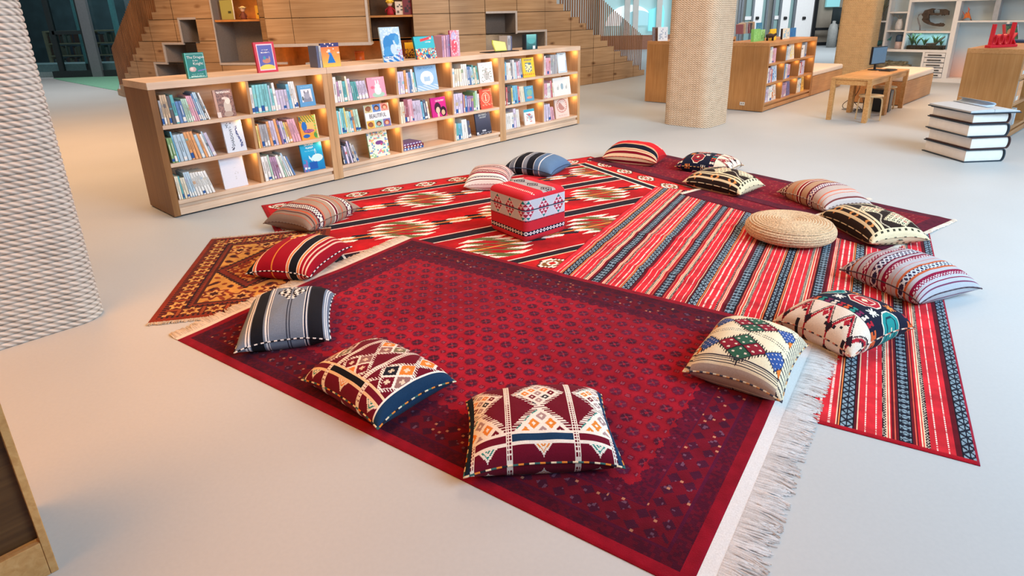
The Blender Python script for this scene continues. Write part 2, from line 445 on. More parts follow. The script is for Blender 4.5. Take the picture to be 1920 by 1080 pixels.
def paint_sadu(X, Y, L, W):
    """striped rug: X across the stripes (from the left edge), Y along them"""
    img = fill(X.shape, (206, 34, 46))
    P = .225; q = (W-X-.03); kb = np.floor(q/P); t = q-kb*P
    t = np.where(kb % 2 == 0, t, P-t)                # alternate bands run mirrored
    img[:] = (196, 40, 52)
    img *= (1+.14*smooth_noise(X*2, Y*9, 5, 9))[..., None]
    def bd(lo, hi, c): img[(t >= lo) & (t < hi)] = c
    bd(0, .046, (90, 16, 30)); bd(.031, .0345, (226, 130, 70)); bd(.0405, .045, (232, 190, 160))
    bd(.152, .158, (236, 196, 166)); bd(.158, .164, (208, 70, 60)); bd(.164, .169, (238, 206, 180)); bd(.169, .176, (190, 30, 44)); bd(.176, P, (96, 18, 32)); bd(.184, .1875, (206, 90, 70)); bd(.192, .195, (40, 18, 26))
    ax = np.minimum(t, P-t); bl = ax < .024
    y1 = fr(Y/.05); zig = np.abs(y1-.5)*2
    k2 = np.floor((q+P/2)/P) % 2 == 0
    pat_a = (np.abs(ax/.024-zig) < .27) | (ax < .003)
    pat_b = (np.abs(fr(Y/.044)-.5)*2+np.abs(ax/.024-.5)*1.2 < .75) | (fr(Y/.022+ax/.05) < .22)
    pat = np.where(k2, pat_a, pat_b)
    img[bl] = (126, 150, 166); img[bl & pat] = (28, 32, 46)
    img[(ax >= .0225) & (ax < .0265)] = (22, 20, 30)
    for c0 in (.071, .112): img[(np.abs(t-c0) < .0034) & (fr(Y/.015) < .6)] = WHT
    ch = np.abs(t-.1435) < .0075
    img[ch] = (190, 176, 160); img[ch & (np.abs(np.abs(t-.1435)/.0075-np.abs(fr(Y/.02)-.5)*2) < .4)] = (30, 26, 34)
    img *= 1.06
    # soft edges across the ends
    e = np.minimum(Y, L-Y); img[e < .02] = (170, 24, 40)
    e = np.minimum(X, W-X); img[e < .012] = (150, 30, 52)
    return img

def paint_bukhara(X, Y, L, W):
    """wine rug with lattice of small guls; X along the length"""
    bx, by = np.minimum(X, L-X), np.minimum(Y, W-Y)
    b = np.minimum(bx, by)
    img = fill(X.shape, (150, 22, 42))
    nz = smooth_noise(X, Y, 5, 1); n2 = smooth_noise(X, Y, 30, 2)
    img *= (1+.2*nz+.06*n2)[..., None]  # broad blotches imitate pile sheen, painted into the colour
    sx, sy = .128, .158
    def gul(ox, oy, r, dark, lite):
        u = (X-ox+sx/2) % sx-sx/2; v = (Y-oy+sy/2) % sy-sy/2
        rr = np.maximum(np.abs(u), np.abs(v))*.6+(np.abs(u)+np.abs(v))*.4
        m = (rr < r) & (b > .35)
        tone = hashc(np.floor((X-ox+sx/2)/sx), np.floor((Y-oy+sy/2)/sy))
        img[m] = np.array(dark)*(.85+.35*tone[m])[:, None]
        img[m & (np.abs(np.abs(u)-np.abs(v)) < .005) & (rr > r*.35)] = lite
        img[m & (rr < r*.3)] = (150, 30, 50)
        img[(rr >= r) & (rr < r+.006) & (b > .35)] = (120, 14, 38)
    gul(0, 0, .029, (82, 22, 50), (112, 52, 72)); gul(sx/2, sy/2, .029, (82, 22, 50), (112, 52, 72))
    gul(sx/2, 0, .012, (108, 22, 50), (132, 70, 90)); gul(0, sy/2, .012, (108, 22, 50), (132, 70, 90))
    # border
    hz = hashc(np.floor(X/.012), np.floor(Y/.012)); h2 = hashc(np.floor(X/.024), np.floor(Y/.018), 5.)
    scal = .335+.012*np.sin(X*2*PI/.064)*np.sin(Y*2*PI/.079)
    m = b < scal; img[m] = (100, 16, 44)
    img[m & (hz > .55)] = (78, 18, 46); img[m & (hz > .95)] = (120, 50, 74)
    m = (b < .255) & (b > .115); img[m] = (112, 16, 38)
    s = np.where(bx < by, Y, X); c = b-.185
    fl = (np.abs(((s+.03*np.sign(c)) % .075)-.0375)/.03+np.abs(np.abs(c)-.035)/.028) < 1
    img[m & fl] = (72, 20, 48); img[m & fl & (hz > .88)] = (112, 74, 100)
    img[m & (hz > .986)] = (190, 130, 104)
    for lo, hi in ((.255, .262), (.108, .115)): img[(b > lo) & (b < hi)] = (84, 18, 52)
    m = (b > .05) & (b < .108); img[m & (hz > .45)] = (78, 16, 42); img[m & (hz <= .45)] = (98, 16, 40)
    img[(b < .05)] = np.array((134, 16, 36))
    dk = np.clip((.42-by)/.3, 0, 1)*(b > .05); img *= (1-.2*dk)[..., None]  # shading along the long borders, painted into the colour
    return img

def paint_persian(X, Y, L, W):
    """rust and gold rug with a dark medallion; X across, Y along the length"""
    bx, by = np.minimum(X, W-X), np.minimum(Y, L-Y); b = np.minimum(bx, by)
    img = fill(X.shape, (198, 142, 68))
    u, v = (X-W/2), (Y-L/2)
    # scrolling leaves
    f1 = np.sin(X*34+1.7*np.sin(Y*19))*np.sin(Y*30+1.9*np.sin(X*17))
    img[f1 > .52] = (120, 52, 26); img[f1 > .78] = (58, 28, 24); img[f1 < -.72] = (140, 62, 30)
    for cx, cy in ((-.19, -.42), (.19, -.42), (-.19, .42), (.19, .42), (0, -.5), (0, .5)):
        rr = np.hypot((u-cx), (v-cy)); a = np.arctan2(v-cy, u-cx); k = rr*(1+.25*np.cos(6*a))
        img[k < .075] = (116, 44, 26); img[k < .05] = (214, 160, 90); img[k < .028] = (70, 26, 22)
    q = np.abs(u)/.27+np.abs(v)/.36+.04*(fr(v/.03) < .5)
    img[q < 1.08] = (50, 26, 24); img[q < .98] = (116, 42, 26); img[q < .8] = (60, 26, 24)
    img[(q < .74)] = (124, 46, 28); img[(q < .74) & (hashc(np.floor(X/.02), np.floor(Y/.02)) > .62)] = (190, 130, 64)
    img[q < .3] = (196, 140, 70); img[q < .18] = (84, 30, 24)
    m = b < .225; img[m] = (72, 32, 24)
    m = b < .205; img[m] = (124, 48, 26)
    s = np.where(bx < by, Y, X)
    m = (b < .165) & (b > .06); img[m] = (92, 30, 20)
    c = b-.112; ss = (s % .145)-.0725; rr = np.hypot(ss, c); a = np.arctan2(c, ss); k = rr*(1+.28*np.cos(6*a))
    img[m & (k < .052)] = (60, 24, 20); img[m & (k < .046)] = (206, 154, 84); img[m & (k < .024)] = (110, 38, 22)
    img[m & (np.abs(ss) > .062)] = (150, 70, 34)
    zz = (np.abs(fr(s/.03)-.5)*2*.02)
    m = (b >= .165) & (b < .205); img[m & (b-.172 < zz)] = (40, 22, 24)
    m = (b >= .035) & (b <= .06); img[m & (fr(s/.03) < .5)] = (44, 24, 24)
    img[b < .035] = (132, 46, 22)
    return img*(1+.08*smooth_noise(X, Y, 20, 4))[..., None]

def paint_prayer(X, Y, L, W):
    b = np.minimum(np.minimum(X, L-X), np.minimum(Y, W-Y))
    img = fill(X.shape, (112, 16, 36)); hz = hashc(np.floor(X/.016), np.floor(Y/.016))
    img[(b > .12) & (hz > .7)] = (134, 22, 42); img[(b > .12) & (hz > .955)] = (150, 70, 60)
    img[(b < .12)] = (88, 20, 42); img[(b < .12) & (hz > .75)] = (74, 18, 40)
    return img*(1+.12*smooth_noise(X, Y, 6, 8))[..., None]

RUGS = []          # (frame, L, W, thickness) in order of laying
def cover_height(x, y, upto=None):
    h = np.zeros_like(x)
    for F, L, W, th in RUGS[:upto]:
        u = (x-F.o[0])*F.u[0]+(y-F.o[1])*F.u[1]; v = (x-F.o[0])*F.v[0]+(y-F.o[1])*F.v[1]
        d = np.minimum(np.minimum(u, L-u), np.minimum(v, W-v))
        s = np.clip((d+.16)/.16, 0, 1); s = s*s*(3-2*s)
        h = h+th*s
    return h
def lay_rug(name, label, F, L, W, th, cell, painter, edge, group=None, swap=False, wave=None):
    i = len(RUGS)
    X, Y = canvas(L, W, cell)
    img = painter(Y, X, W, L) if swap == 2 else painter(X, Y, L, W)
    img = np.clip(img, 0, 255)
    ny, nx = X.shape
    gx, gy = np.meshgrid(np.linspace(0, L, nx+1), np.linspace(0, W, ny+1))
    wx = F.o[0]+gx*F.u[0]+gy*F.v[0]; wy = F.o[1]+gx*F.u[1]+gy*F.v[1]
    ch = cover_height(wx, wy)
    z = ch+th
    b = np.minimum(np.minimum(gx, L-gx), np.minimum(gy, W-gy)); z -= np.clip(1-b/.008, 0, 1)*th*.5
    if wave is not None: z += wave(gx, gy)
    V = np.stack([gx, gy, z], -1)
    # skirt down to the surface below
    ring = np.concatenate([V[0], V[1:, -1], V[-1, -2::-1], V[-2:0:-1, 0]])
    chr_ = np.concatenate([ch[0], ch[1:, -1], ch[-1, -2::-1], ch[-2:0:-1, 0]])
    ring = np.concatenate([ring, ring[:1]]); chr_ = np.concatenate([chr_, chr_[:1]])
    low = ring.copy(); low[:, 2] = chr_+.0005
    sk = np.stack([low, ring]); skc = fill((1, len(ring)-1), edge)
    o = grid_object(name, V, img, PILE, None, extra=[(sk, skc)])
    o.location = tuple(F.o); o.rotation_euler = (0, 0, F.a)
    props(o, label, 'rug', group)
    RUGS.append((F, L, W, th))
    return o, F
def fringe(root, F, side, L, W, n, length, col, idx, name='fringe', band=.0):
    """knotted ends along x = 0 (side 0) or x = L (side 1)"""
    mb = MB(); r2 = random.Random(idx*7+side)
    sg = -1 if side == 0 else 1; x0 = 0 if side == 0 else L
    if band:
        k = 40; vs = []; 
        for j in range(k+1):
            y = W*j/k
            for dx in (0., band):
                wx, wy, _ = F.w(x0+sg*dx, y)
                vs.append((x0+sg*dx, y, float(cover_height(np.array(wx), np.array(wy), idx))+.005))
        fs = [(2*j, 2*j+1, 2*j+3, 2*j+2) for j in range(k)]
        bd = MB().add(vs, fs, col); bd.build('woven_end_band', FABRIC, root, label='flat white woven end band')
    cl = 0.
    for i in range(n):
        y = W*(i+.5)/n; ln = length*(.8+.3*r2.random()); 
        if i % 9 == 0: cl = (r2.random()-.5)*.5
        sl = cl*.6+(r2.random()-.5)*.25; wd = W/n*.85
        c = tuple(np.array(col)*(.86+.16*r2.random()))
        vs = []
        for s in range(4):
            t = s/3.; xx = x0+sg*(band+ln*t); yy = y+sl*ln*t*t
            wx, wy, _ = F.w(xx, yy)
            hz = float(cover_height(np.array(wx), np.array(wy), idx))+.004+.004*math.sin(PI*t)*r2.random()*2
            q = wd*(1-.55*t)
            vs += [(xx, yy-q, hz-.002), (xx, yy, hz+.003), (xx, yy+q, hz-.002)]
        fs = []
        for s in range(3):
            a = 3*s; fs += [(a, a+1, a+4, a+3), (a+1, a+2, a+5, a+4)]
        mb.add(vs, fs, c, True)
    return mb.build(name, FABRIC, root, label='cream fringe of loose cotton strands', kind='stuff')

# red tribal rug, bottom of the pile
RW = 2.93
ar = R(28.1); vv = np.array([-math.sin(ar), math.cos(ar)])
tl = np.array([-2.54, 5.86]); o0 = tl-RW*vv
redrug, Fred = lay_rug('tribal_rug', 'large bright red rug with black bands and white stepped diamonds, under the cube pouffe', Frame(o0[0], o0[1], ar), 3.98, RW, .008, .0062, paint_red, (150, 20, 28))
Fper = Frame(-2.283, 3.383, R(11.5))
per, _ = lay_rug('persian_rug', 'small rust and gold rug with dark medallion and rosette border, at far left', Fper, .98, 1.54, .007, .005, lambda X, Y, L, W: paint_persian(X, Y, W, L), (120, 44, 24))
Fmar = Frame(-1.984, 3.163, -.598)
def wave(gx, gy):
    s = np.zeros_like(gx)
    wx = Fsad.o[0]+gx*Fsad.u[0]+gy*Fsad.v[0]; wy = Fsad.o[1]+gx*Fsad.u[1]+gy*Fsad.v[1]
    fade = np.clip(((wx-Fmar.o[0])*Fmar.v[0]+(wy-Fmar.o[1])*Fmar.v[1]-1.9685)/.10, 0, 1)
    for c, a, w_ in ((.95, .011, .05), (1.28, .012, .05), (1.62, .010, .06), (2.05, .012, .05), (2.5, .010, .05), (2.95, .007, .05)):
        s += fade*a*np.exp(-((gy-c-.05*np.sin(gx*3+c*5))/w_)**2)*np.clip((1.9-gx)/.5, 0, 1)*(.6+.4*np.sin(gx*4+c*9))
    return s
Fsad = Frame(-.253, 3.172, R(-29.5))
sadu, _ = lay_rug('striped_rug', 'long red rug with blue-black and cream pinstripes under the round jute pouffe', Fsad, 2.40, 3.48, .008, .0052, lambda X, Y, L, W: paint_sadu(X, Y, W, L), (150, 28, 48), wave=wave)
Fr2 = Frame(1.66, 5.87, R(-55))
pr2, _ = lay_rug('prayer_rug', 'plain dark wine rug with pale fringe reaching the right edge of the striped rug', Fr2, 1.93, 1.2, .007, .012, paint_prayer, (70, 14, 30), 'dark wine rugs')
Fr1 = Frame(1.0-.13*.824, 7.62-.13*.566, R(-55.5))
pr1, _ = lay_rug('prayer_rug', 'plain dark wine rug farthest back, under the red bolster cushion', Fr1, 2.97, .97, .007, .012, paint_prayer, (70, 14, 30), 'dark wine rugs')
Fmar = Frame(-1.984, 3.163, -.598)
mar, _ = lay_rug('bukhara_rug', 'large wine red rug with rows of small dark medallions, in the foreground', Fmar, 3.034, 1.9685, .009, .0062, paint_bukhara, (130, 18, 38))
ci = (232, 222, 210)
fringe(mar, Fmar, 0, 3.034, 1.9685, 520, .085, (226, 214, 200), 5, band=.035)
fringe(mar, Fmar, 1, 3.034, 1.9685, 620, .13, (226, 228, 232), 5, band=.055)
fringe(pr2, Fr2, 0, 1.93, 1.2, 120, .05, ci, 3); fringe(pr2, Fr2, 1, 1.93, 1.2, 120, .04, ci, 3)
fringe(pr1, Fr1, 1, 2.97, .97, 100, .06, ci, 4)
# the small gold rug's fringes run along its two short sides (y = 0 and y = L): lay them with a turned frame
Fpt = Frame(Fper.w(.98, 0)[0], Fper.w(.98, 0)[1], Fper.a+PI/2)
fx = fringe(None, Fpt, 0, 1.54, .98, 120, .04, (206, 188, 166), 1)
fx.parent = per; fx.rotation_euler = (0, 0, PI/2); fx.location = (.98, 0, 0)
fx = fringe(None, Fpt, 1, 1.54, .98, 120, .03, (206, 188, 166), 1)
fx.parent = per; fx.rotation_euler = (0, 0, PI/2); fx.location = (.98, 0, 0)
# ------------------------------------------------------------------ floor cushions
def lattice(img, m, p, q, n, cols, core=.3, ring=True):
    """coloured little squares inside a rhomb given by rotated coordinates p, q"""
    a, b = np.floor(p*n), np.floor(q*n); fa, fb = np.abs(fr(p*n)-.5), np.abs(fr(q*n)-.5)
    k = (hashc(a, b)*len(cols)).astype(int) % len(cols)
    sq = np.maximum(fa, fb) < core
    C = np.array(cols, float)
    img[m & sq] = C[k[m & sq]]
    if ring: img[m & (np.maximum(fa, fb) < core*.35)] = WHT
def comb(v, Y, pitch=.012): return v < np.where(fr(Y/pitch) < .5, 1.16, 1.0)

def p_kilim(X, Y, a, b, big=False):
    img = fill(X.shape, (108, 18, 38)); hb = b/2
    cols = [MAR, NAVY, ORG, TEAL, (170, 140, 140), MAR, (40, 44, 50), MAR] if not big else [(30, 32, 44), MAR, (226, 132, 54), (150, 108, 104), (120, 20, 40), (120, 112, 88)]
    y1 = -hb+.082                                       # first of the two lines along the near edge
    if not big: ds = [(cx, cy, rx, ry, 4.) for cx in (-.262, 0., .262) for cy, rx, ry in ((.068, .10, .094), (y1, .125, .146), (.262, .10, .10))]
    else: ds = [(-.21, -.06, .072, .11, 1.99), (-.21, .17, .072, .11, 1.99), (.0, -.11, .082, .105, 1.99), (.0, .12, .082, .105, 1.99), (.205, -.03, .085, .12, 1.99), (.205, .22, .085, .12, 1.99), (.17, -.22, .09, .12, 1.99)]
    for cx, cy, rx, ry, n in ds:
        x, y = X-cx, Y-cy; v = np.abs(x)/rx+np.abs(y)/ry; up = Y > y1
        img[(v < np.where(fr(Y/.0115) < .5, 1.15 if not big else 1.2, .93 if not big else 1.0)) & up] = WHT
        lattice(img, (v < .95) & up, (x/rx+y/ry)*.5+.5/n*(n > 3), (x/rx-y/ry)*.5+.5/n*(n > 3), n*.9 if n > 3 else 1., cols, .34 if not big else .5, ring=not big)
        if big:
            p, q = (x/rx+y/ry), (x/rx-y/ry); m = (v < .95) & up
            k = ((p > 0)*2+(q > 0)*1+int(abs(cx*50)+abs(cy*70))) % 6; C = np.array(cols, float); img[m] = C[k[m]]
            img[m & ((np.abs(p) < .09) | (np.abs(q) < .09))] = WHT
            fp, fq = np.abs(np.abs(p)-.5), np.abs(np.abs(q)-.5); img[m & (np.maximum(fp, fq) < .2) & (np.minimum(fp, fq) < .075)] = (226, 206, 180)
    for lx in ((-.135, .135) if not big else (-.105, .10)):
        m = np.abs(X-lx) < .0115; img[m] = WHT
        img[m & (np.abs(np.abs(X-lx)-.005) < .003) & (fr(Y/.012) < .5)] = MAR
    e = Y < y1
    img[e] = (108, 18, 42)
    img[e & (np.abs(X) < .123) & (Y > y1-.036)] = (30, 60, 92) if not big else (24, 24, 30)
    for cx in (-.22, 0, .22):
        v = np.abs(X-cx)/.05+(y1-.036-Y)/.042; m = (Y < y1-.036) & (v < 1); img[m] = WHT; img[m & (fr(v*3) < .4)] = ORG if cx == 0 else TEAL
    for ly in (y1, y1-.04): img[np.abs(Y-ly) < .006] = WHT if not big else CRM
    for lx in (-.135, .135, -.285, .285):
        m = (np.abs(X-lx) < .0115) & e; img[m] = WHT; img[m & (np.abs(np.abs(X-lx)-.005) < .003) & (fr(Y/.012) < .5)] = MAR
    img[X > a/2-(.026 if not big else .036)] = (28, 58, 90); img[X < -a/2+.024] = (24, 40, 60) if not big else (96, 60, 40)
    if big: img[np.abs(X-a/2+.039) < .004] = WHT
    return img
def p_grey(X, Y, a, b, base=(118, 132, 152)):
    img = fill(X.shape, base)
    for lo, hi in ((-.165, -.10), (.135, .215)): img[(X > lo) & (X < hi)] = (26, 28, 36)
    for lx in (-.19, -.175, -.085, -.072, .115, .125, .226, .236): img[np.abs(X-lx) < .0028] = (228, 230, 234)
    for lx in (-.078, .12, -.182): img[np.abs(X-lx) < .003] = (36, 44, 70)
    img[np.abs(np.abs(X-.03)-.008) < .003] = (34, 40, 60)
    x, y = np.abs(X-.03), Y-.09
    st = np.floor(np.abs(y)/.022); w_ = np.array([.08, .06, .042, .03, .018])[np.clip(st.astype(int), 0, 4)]
    m = (st < 5) & (x < w_) & (x > .004)
    chk = (np.floor((x+np.abs(y)*.5)/.018)+st) % 2 == 0
    img[m & chk] = (24, 26, 34); img[m & ~chk] = (236, 236, 238)
    return img
def p_slate(X, Y, a, b):
    img = fill(X.shape, (92, 112, 138))
    stripes(img, X+a/2, [(.07, (40, 44, 54)), (.015, (150, 156, 166)), (.05, (112, 118, 130)), (.01, (200, 204, 210)), (.09, (24, 26, 34)), (.01, (200, 204, 210)), (.05, (128, 136, 150)), (.012, (30, 34, 46)), (.07, (24, 26, 34)), (.01, (210, 214, 220)), (.06, (86, 112, 146)), (.008, (220, 224, 230)), (.2, (92, 122, 158))])
    return img
def p_redstripe(X, Y, a, b):
    img = fill(X.shape, (158, 18, 38))
    stripes(img, X+a/2, [(.05, (24, 24, 32)), (.006, WHT), (.016, (230, 130, 70)), (.006, WHT)])
    for c in (.11,):
        for lo, hi, cc in ((-.055, .055, WHT), (-.05, .05, (232, 140, 84)), (-.036, .036, WHT), (-.031, .031, (24, 26, 34))):
            img[(X-c > lo) & (X-c < hi)] = cc
    for lx in (.19, .215): img[np.abs(X-lx) < .004] = (236, 190, 170)
    img[np.abs(X+.055) < .006] = (226, 140, 60)
    x, y = np.abs(X+.055), Y-.10
    st = np.floor(np.abs(y)/.022); w_ = np.array([.06, .045, .03, .018])[np.clip(st.astype(int), 0, 3)]
    m = (st < 4) & (x < w_) & (x > .006); img[m] = (238, 214, 170); img[m & (x < w_*.5)] = (226, 160, 80); img[m & (st == 2) & (x > w_*.4)] = (24, 24, 30)
    return img
def p_redbolster(X, Y, a, b):
    img = fill(X.shape, (204, 32, 40)); T = Y+b/2
    stripes(img, T, [(.006, CRM), (.012, (130, 20, 40)), (.006, CRM), (.012, (200, 150, 124)), (.008, CRM), (.055, (22, 26, 42)), (.012, CRM), (.008, (226, 100, 70)), (.008, CRM)])
    x = (X+.05) % .2-.1; m = (np.floor(np.abs(x)/.02)*.02+np.abs(Y-.12) < .06) & (Y > .06); img[m] = (240, 190, 180)
    return img
def mot(c1, c2, pitch=.022, kind=0):
    def f(img, m, t, c1=c1, c2=c2):
        img[m] = c1
        X = f.X; z = np.abs(fr(X/pitch)-.5)*2
        img[m & (np.abs(np.abs(t-.5)*2-z) < .34)] = c2
        if kind: img[m & (np.maximum(np.abs(t-.5)*2, 0)+np.abs(z-1) < .35)] = c2
    return f
def band_pattern(axis, specs, base, flip=False):
    def f(X, Y, a, b):
        img = fill(X.shape, base); T, S, w_ = (Y+b/2, X, b) if axis == 'y' else (X+a/2, Y, a)
        if flip: T = w_-T
        for s in specs:
            if callable(s[1]): s[1].X = S
        tot = sum(s[0] for s in specs)
        return stripes(img, T, [(s[0]*w_/tot, s[1]) for s in specs])
    return f
GRB = (150, 126, 112); DKM = (116, 32, 44); SND = (186, 152, 124)
p_brown = band_pattern('y', [(1.3, GRB), (.25, (196, 96, 70)), (.7, (160, 138, 122)), (.3, (96, 60, 60)), (.5, GRB), (.5, (206, 100, 70)), (.6, GRB), (.4, DKM), (1.6, mot((60, 56, 84), WHT)), (.4, DKM), (.5, (200, 120, 96)), (2, (172, 148, 130)), (.4, (206, 100, 70)), (1.6, (172, 148, 130)), (.3, WHT), (.7, DKM), (.3, WHT), (1.4, (166, 140, 122)), (.4, (206, 100, 70)), (1.5, (170, 146, 128)), (.4, DKM), (1.6, mot((60, 56, 84), WHT)), (.4, DKM), (3, (160, 138, 124))], GRB)
p_whitered = band_pattern('y', [(.3, WHT), (.3, DKM), (.3, WHT), (.5, mot((216, 208, 206), (60, 60, 80))), (1, WHT), (.6, (150, 60, 76)), (1, mot(WHT, DKM)), (.5, DKM), (1, (214, 196, 192)), (.5, (200, 120, 110)), (1.2, (196, 170, 166)), (.7, DKM), (1, mot((90, 70, 90), WHT)), (.7, DKM), (1.2, (214, 196, 192)), (.5, (200, 120, 110)), (1.2, (200, 180, 172)), (.7, DKM), (1, mot(WHT, DKM)), (.6, DKM), (2, (206, 190, 184))], WHT)
p_tan = band_pattern('x', [(1.2, SND), (.4, DKM), (1.4, mot((70, 50, 60), (206, 180, 160))), (.4, DKM), (2.6, SND), (.3, (206, 110, 70)), (1.2, SND), (.3, WHT), (.8, (150, 40, 44)), (.3, WHT), (.5, (120, 24, 40)), (2.4, SND), (.5, DKM), (1.6, mot((84, 64, 110), (230, 214, 210))), (.5, DKM), (2.2, (188, 170, 162)), (.5, (216, 110, 80)), (.8, (194, 178, 172)), (.3, (206, 110, 70)), (1.4, (190, 176, 172)), (.3, (120, 60, 60)), (.6, (196, 184, 180))], SND)
p_stripe = band_pattern('x', [(1.2, (178, 180, 190)), (.4, (150, 60, 50)), (1.6, mot((56, 46, 74), (200, 206, 220), .03)), (.5, (176, 96, 60)), (1.3, (178, 180, 190)), (.35, (130, 20, 60)), (1.1, (178, 180, 190)), (1.1, mot((216, 210, 216), (136, 20, 60), .024)), (.5, (130, 20, 60)), (.9, (178, 180, 190)), (.4, (120, 24, 56)), (1.9, mot((46, 42, 76), (206, 212, 224), .034)), (.4, (120, 24, 56)), (.9, (178, 180, 190)), (.5, (130, 20, 60)), (1.1, mot((216, 210, 216), (136, 20, 60), .024)), (1.3, (178, 180, 190)), (.35, (200, 120, 110)), (1.3, (178, 180, 190)), (.5, (190, 96, 60)), (1.9, mot((46, 42, 76), (196, 212, 226), .034)), (.5, (190, 96, 60)), (1.2, (178, 180, 190)), (.5, (136, 20, 60)), (1., mot((200, 198, 206), (136, 20, 60), .024)), (.6, (178, 180, 190)), (.3, (130, 20, 60)), (.5, (178, 180, 190)), (.3, (120, 60, 90)), (.4, (178, 180, 190))], (178, 180, 190))
def p_navy(axis, red=(176, 36, 52)):
    def f(X, Y, a, b):
        if axis == 'y': S, T, wt, ws = X, Y+b/2, b, a
        else: S, T, wt, ws = Y, a/2-X, a, b
        img = fill(X.shape, (26, 30, 50)); t = T/wt
        # pale zigzag band
        m = t < .30; img[m] = (232, 216, 200)
        z = np.abs(fr(S/.125)-.5)*2*.25+.02
        img[m & (np.abs(t-z) < .03)] = red; img[m & (np.abs(t-z-.055) < .012)] = (44, 30, 40)
        img[m & (hashc(np.floor(S/.016), np.floor(T/.016)) > .86) & (t < z)] = (40, 34, 44)
        v = np.abs(fr(S/.125+.5)-.5)*.125/.016+np.abs(t-.17)/.05; img[m & (v < 1)] = red; v = np.abs(fr(S/.125)-.5)*.125/.018+np.abs(t-.06)/.05; img[m & (v < 1)] = (44, 30, 40)
        img[np.abs(t-.305) < .008] = (232, 216, 200)
        # row of little H blocks
        for c0 in (.36, .93):
            m = np.abs(t-c0) < .04; s = fr(S/.036); bl = (np.abs(s-.5) < .33) & ~((np.abs(t-c0) < .012) & (np.abs(s-.5) > .16))
            k = (np.floor(S/.036) % 5).astype(int); C = np.array([red, (214, 96, 50), (46, 140, 130), (120, 40, 80), (226, 214, 200)], float)
            img[m & bl] = C[k[m & bl]]
        # medallions
        for ci, sc in enumerate((-.15, .05, .25) if axis == 'y' else (-.13, .07, .27)):
            x = np.abs(S-sc); y = np.abs(t-.64)*wt; hx = x+np.maximum(0, y-.02)*.9
            c = [(40, 140, 140), red, (40, 140, 140)][ci] if axis == 'y' else red
            img[(hx < .088) & (y < .07)] = (236, 220, 200); img[(hx < .08) & (y < .063)] = c
            img[(hx < .055) & (y < .04)] = (226, 206, 190) if ci == 1 else (30, 60, 76); img[(hx < .047) & (y < .033)] = c
            img[(x+y < .02)] = (236, 214, 180)
        for sc in (-.25, -.05, .15, .33):
            for tc in (.5, .78):
                x, y = np.abs(S-sc), np.abs(T-tc*wt); st = (np.maximum(x, y) < .026) & ((np.minimum(x, y) < .006) | (np.abs(x-y) < .006))
                img[st] = (226, 130, 60) if tc > .6 else (226, 220, 210)
        return img
    return f
def p_cocoa(X, Y, a, b):
    img = fill(X.shape, (44, 34, 32))
    arc = fr(Y/.13+.25*np.cos(X*2*PI/.24)); img[np.abs(arc-.5) < .045] = (190, 180, 160)
    for cx, cy in ((-.21, .06), (0., -.03), (.21, .06), (-.1, .19), (.11, .19)):
        x, y = X-cx, Y-cy; v = np.abs(x)/.085+np.abs(y)/.11
        img[comb(v, Y)] = (226, 214, 180); lattice(img, v < .95, (x/.085+y/.11)*.5, (x/.085-y/.11)*.5, 4., [(44, 34, 32), (150, 50, 40), (60, 80, 60), (44, 34, 32)], .3)
    e = Y < -.12; img[e] = (44, 34, 32)
    for cx in (-.2, 0, .2):
        v = np.abs(X-cx)/.05+np.abs(Y+.175)/.045; img[e & (np.abs(v-.8) < .25)] = (206, 140, 80)
    for ly in (-.118, -.15, -.2): img[np.abs(Y-ly) < .009] = (220, 204, 168)
    for ex in (1, -1): img[ex*X > a/2-.045] = (222, 208, 174)
    img[(np.abs(X) > a/2-.035) & (np.abs(X) < a/2-.02) & (fr(Y/.05) < .4)] = (60, 60, 50)
    return img
def p_cream(X, Y, a, b):
    img = fill(X.shape, (232, 220, 190))
    cols = [(52, 92, 72), (140, 34, 52), (52, 92, 72), (140, 34, 52)]
    def rhomb(cx, cy, rx, ry, c4, dots=True):
        x, y = X-cx, Y-cy; v = np.abs(x)/rx+np.abs(y)/ry
        img[v < np.where(fr(X/.012) < .4, 1.22, 1.06)] = (50, 40, 44)
        p, q = (x/rx+y/ry), (x/rx-y/ry); m = v < 1
        k = ((p > 0).astype(int)*1+(q > 0).astype(int)) % 2 if len(c4) > 1 else np.zeros_like(X, int)
        C = np.array(c4, float); img[m] = C[k[m]]
        img[m & ((np.abs(p) < .05) | (np.abs(q) < .05)) & (len(c4) > 1)] = (40, 34, 40)
        if dots: img[m & (np.hypot(fr(p*2)-.5, fr(q*2)-.5) < .17)] = (226, 214, 200)
    for cy in (-.155, .09, .31):
        rhomb(0., cy, .115, .098, [(140, 34, 52), (52, 96, 76)])
        for s in (-1, 1):
            rhomb(s*.172, cy+.0, .062, .062, [(52, 84, 150)]); rhomb(s*.215, cy-.05, .035, .06, [(222, 120, 50)], False)
    for ly in (-.04, -.02, .2, .215):
        img[(np.abs(Y-ly-.02*np.cos(X*14)) < .0035) & (fr(X/.01) < .6)] = (70, 60, 60)
    e = Y < -b/2+.016; img[e] = (176, 160, 150)
    for ly in (.03, .04, .05, .06): img[(np.abs(Y+b/2-ly) < .0022)] = (60, 56, 66)
    m = np.abs(X) > a/2-.03; img[m] = (226, 214, 188); img[m & (fr(Y/.03+X*20) < .3)] = (60, 60, 70)
    return img

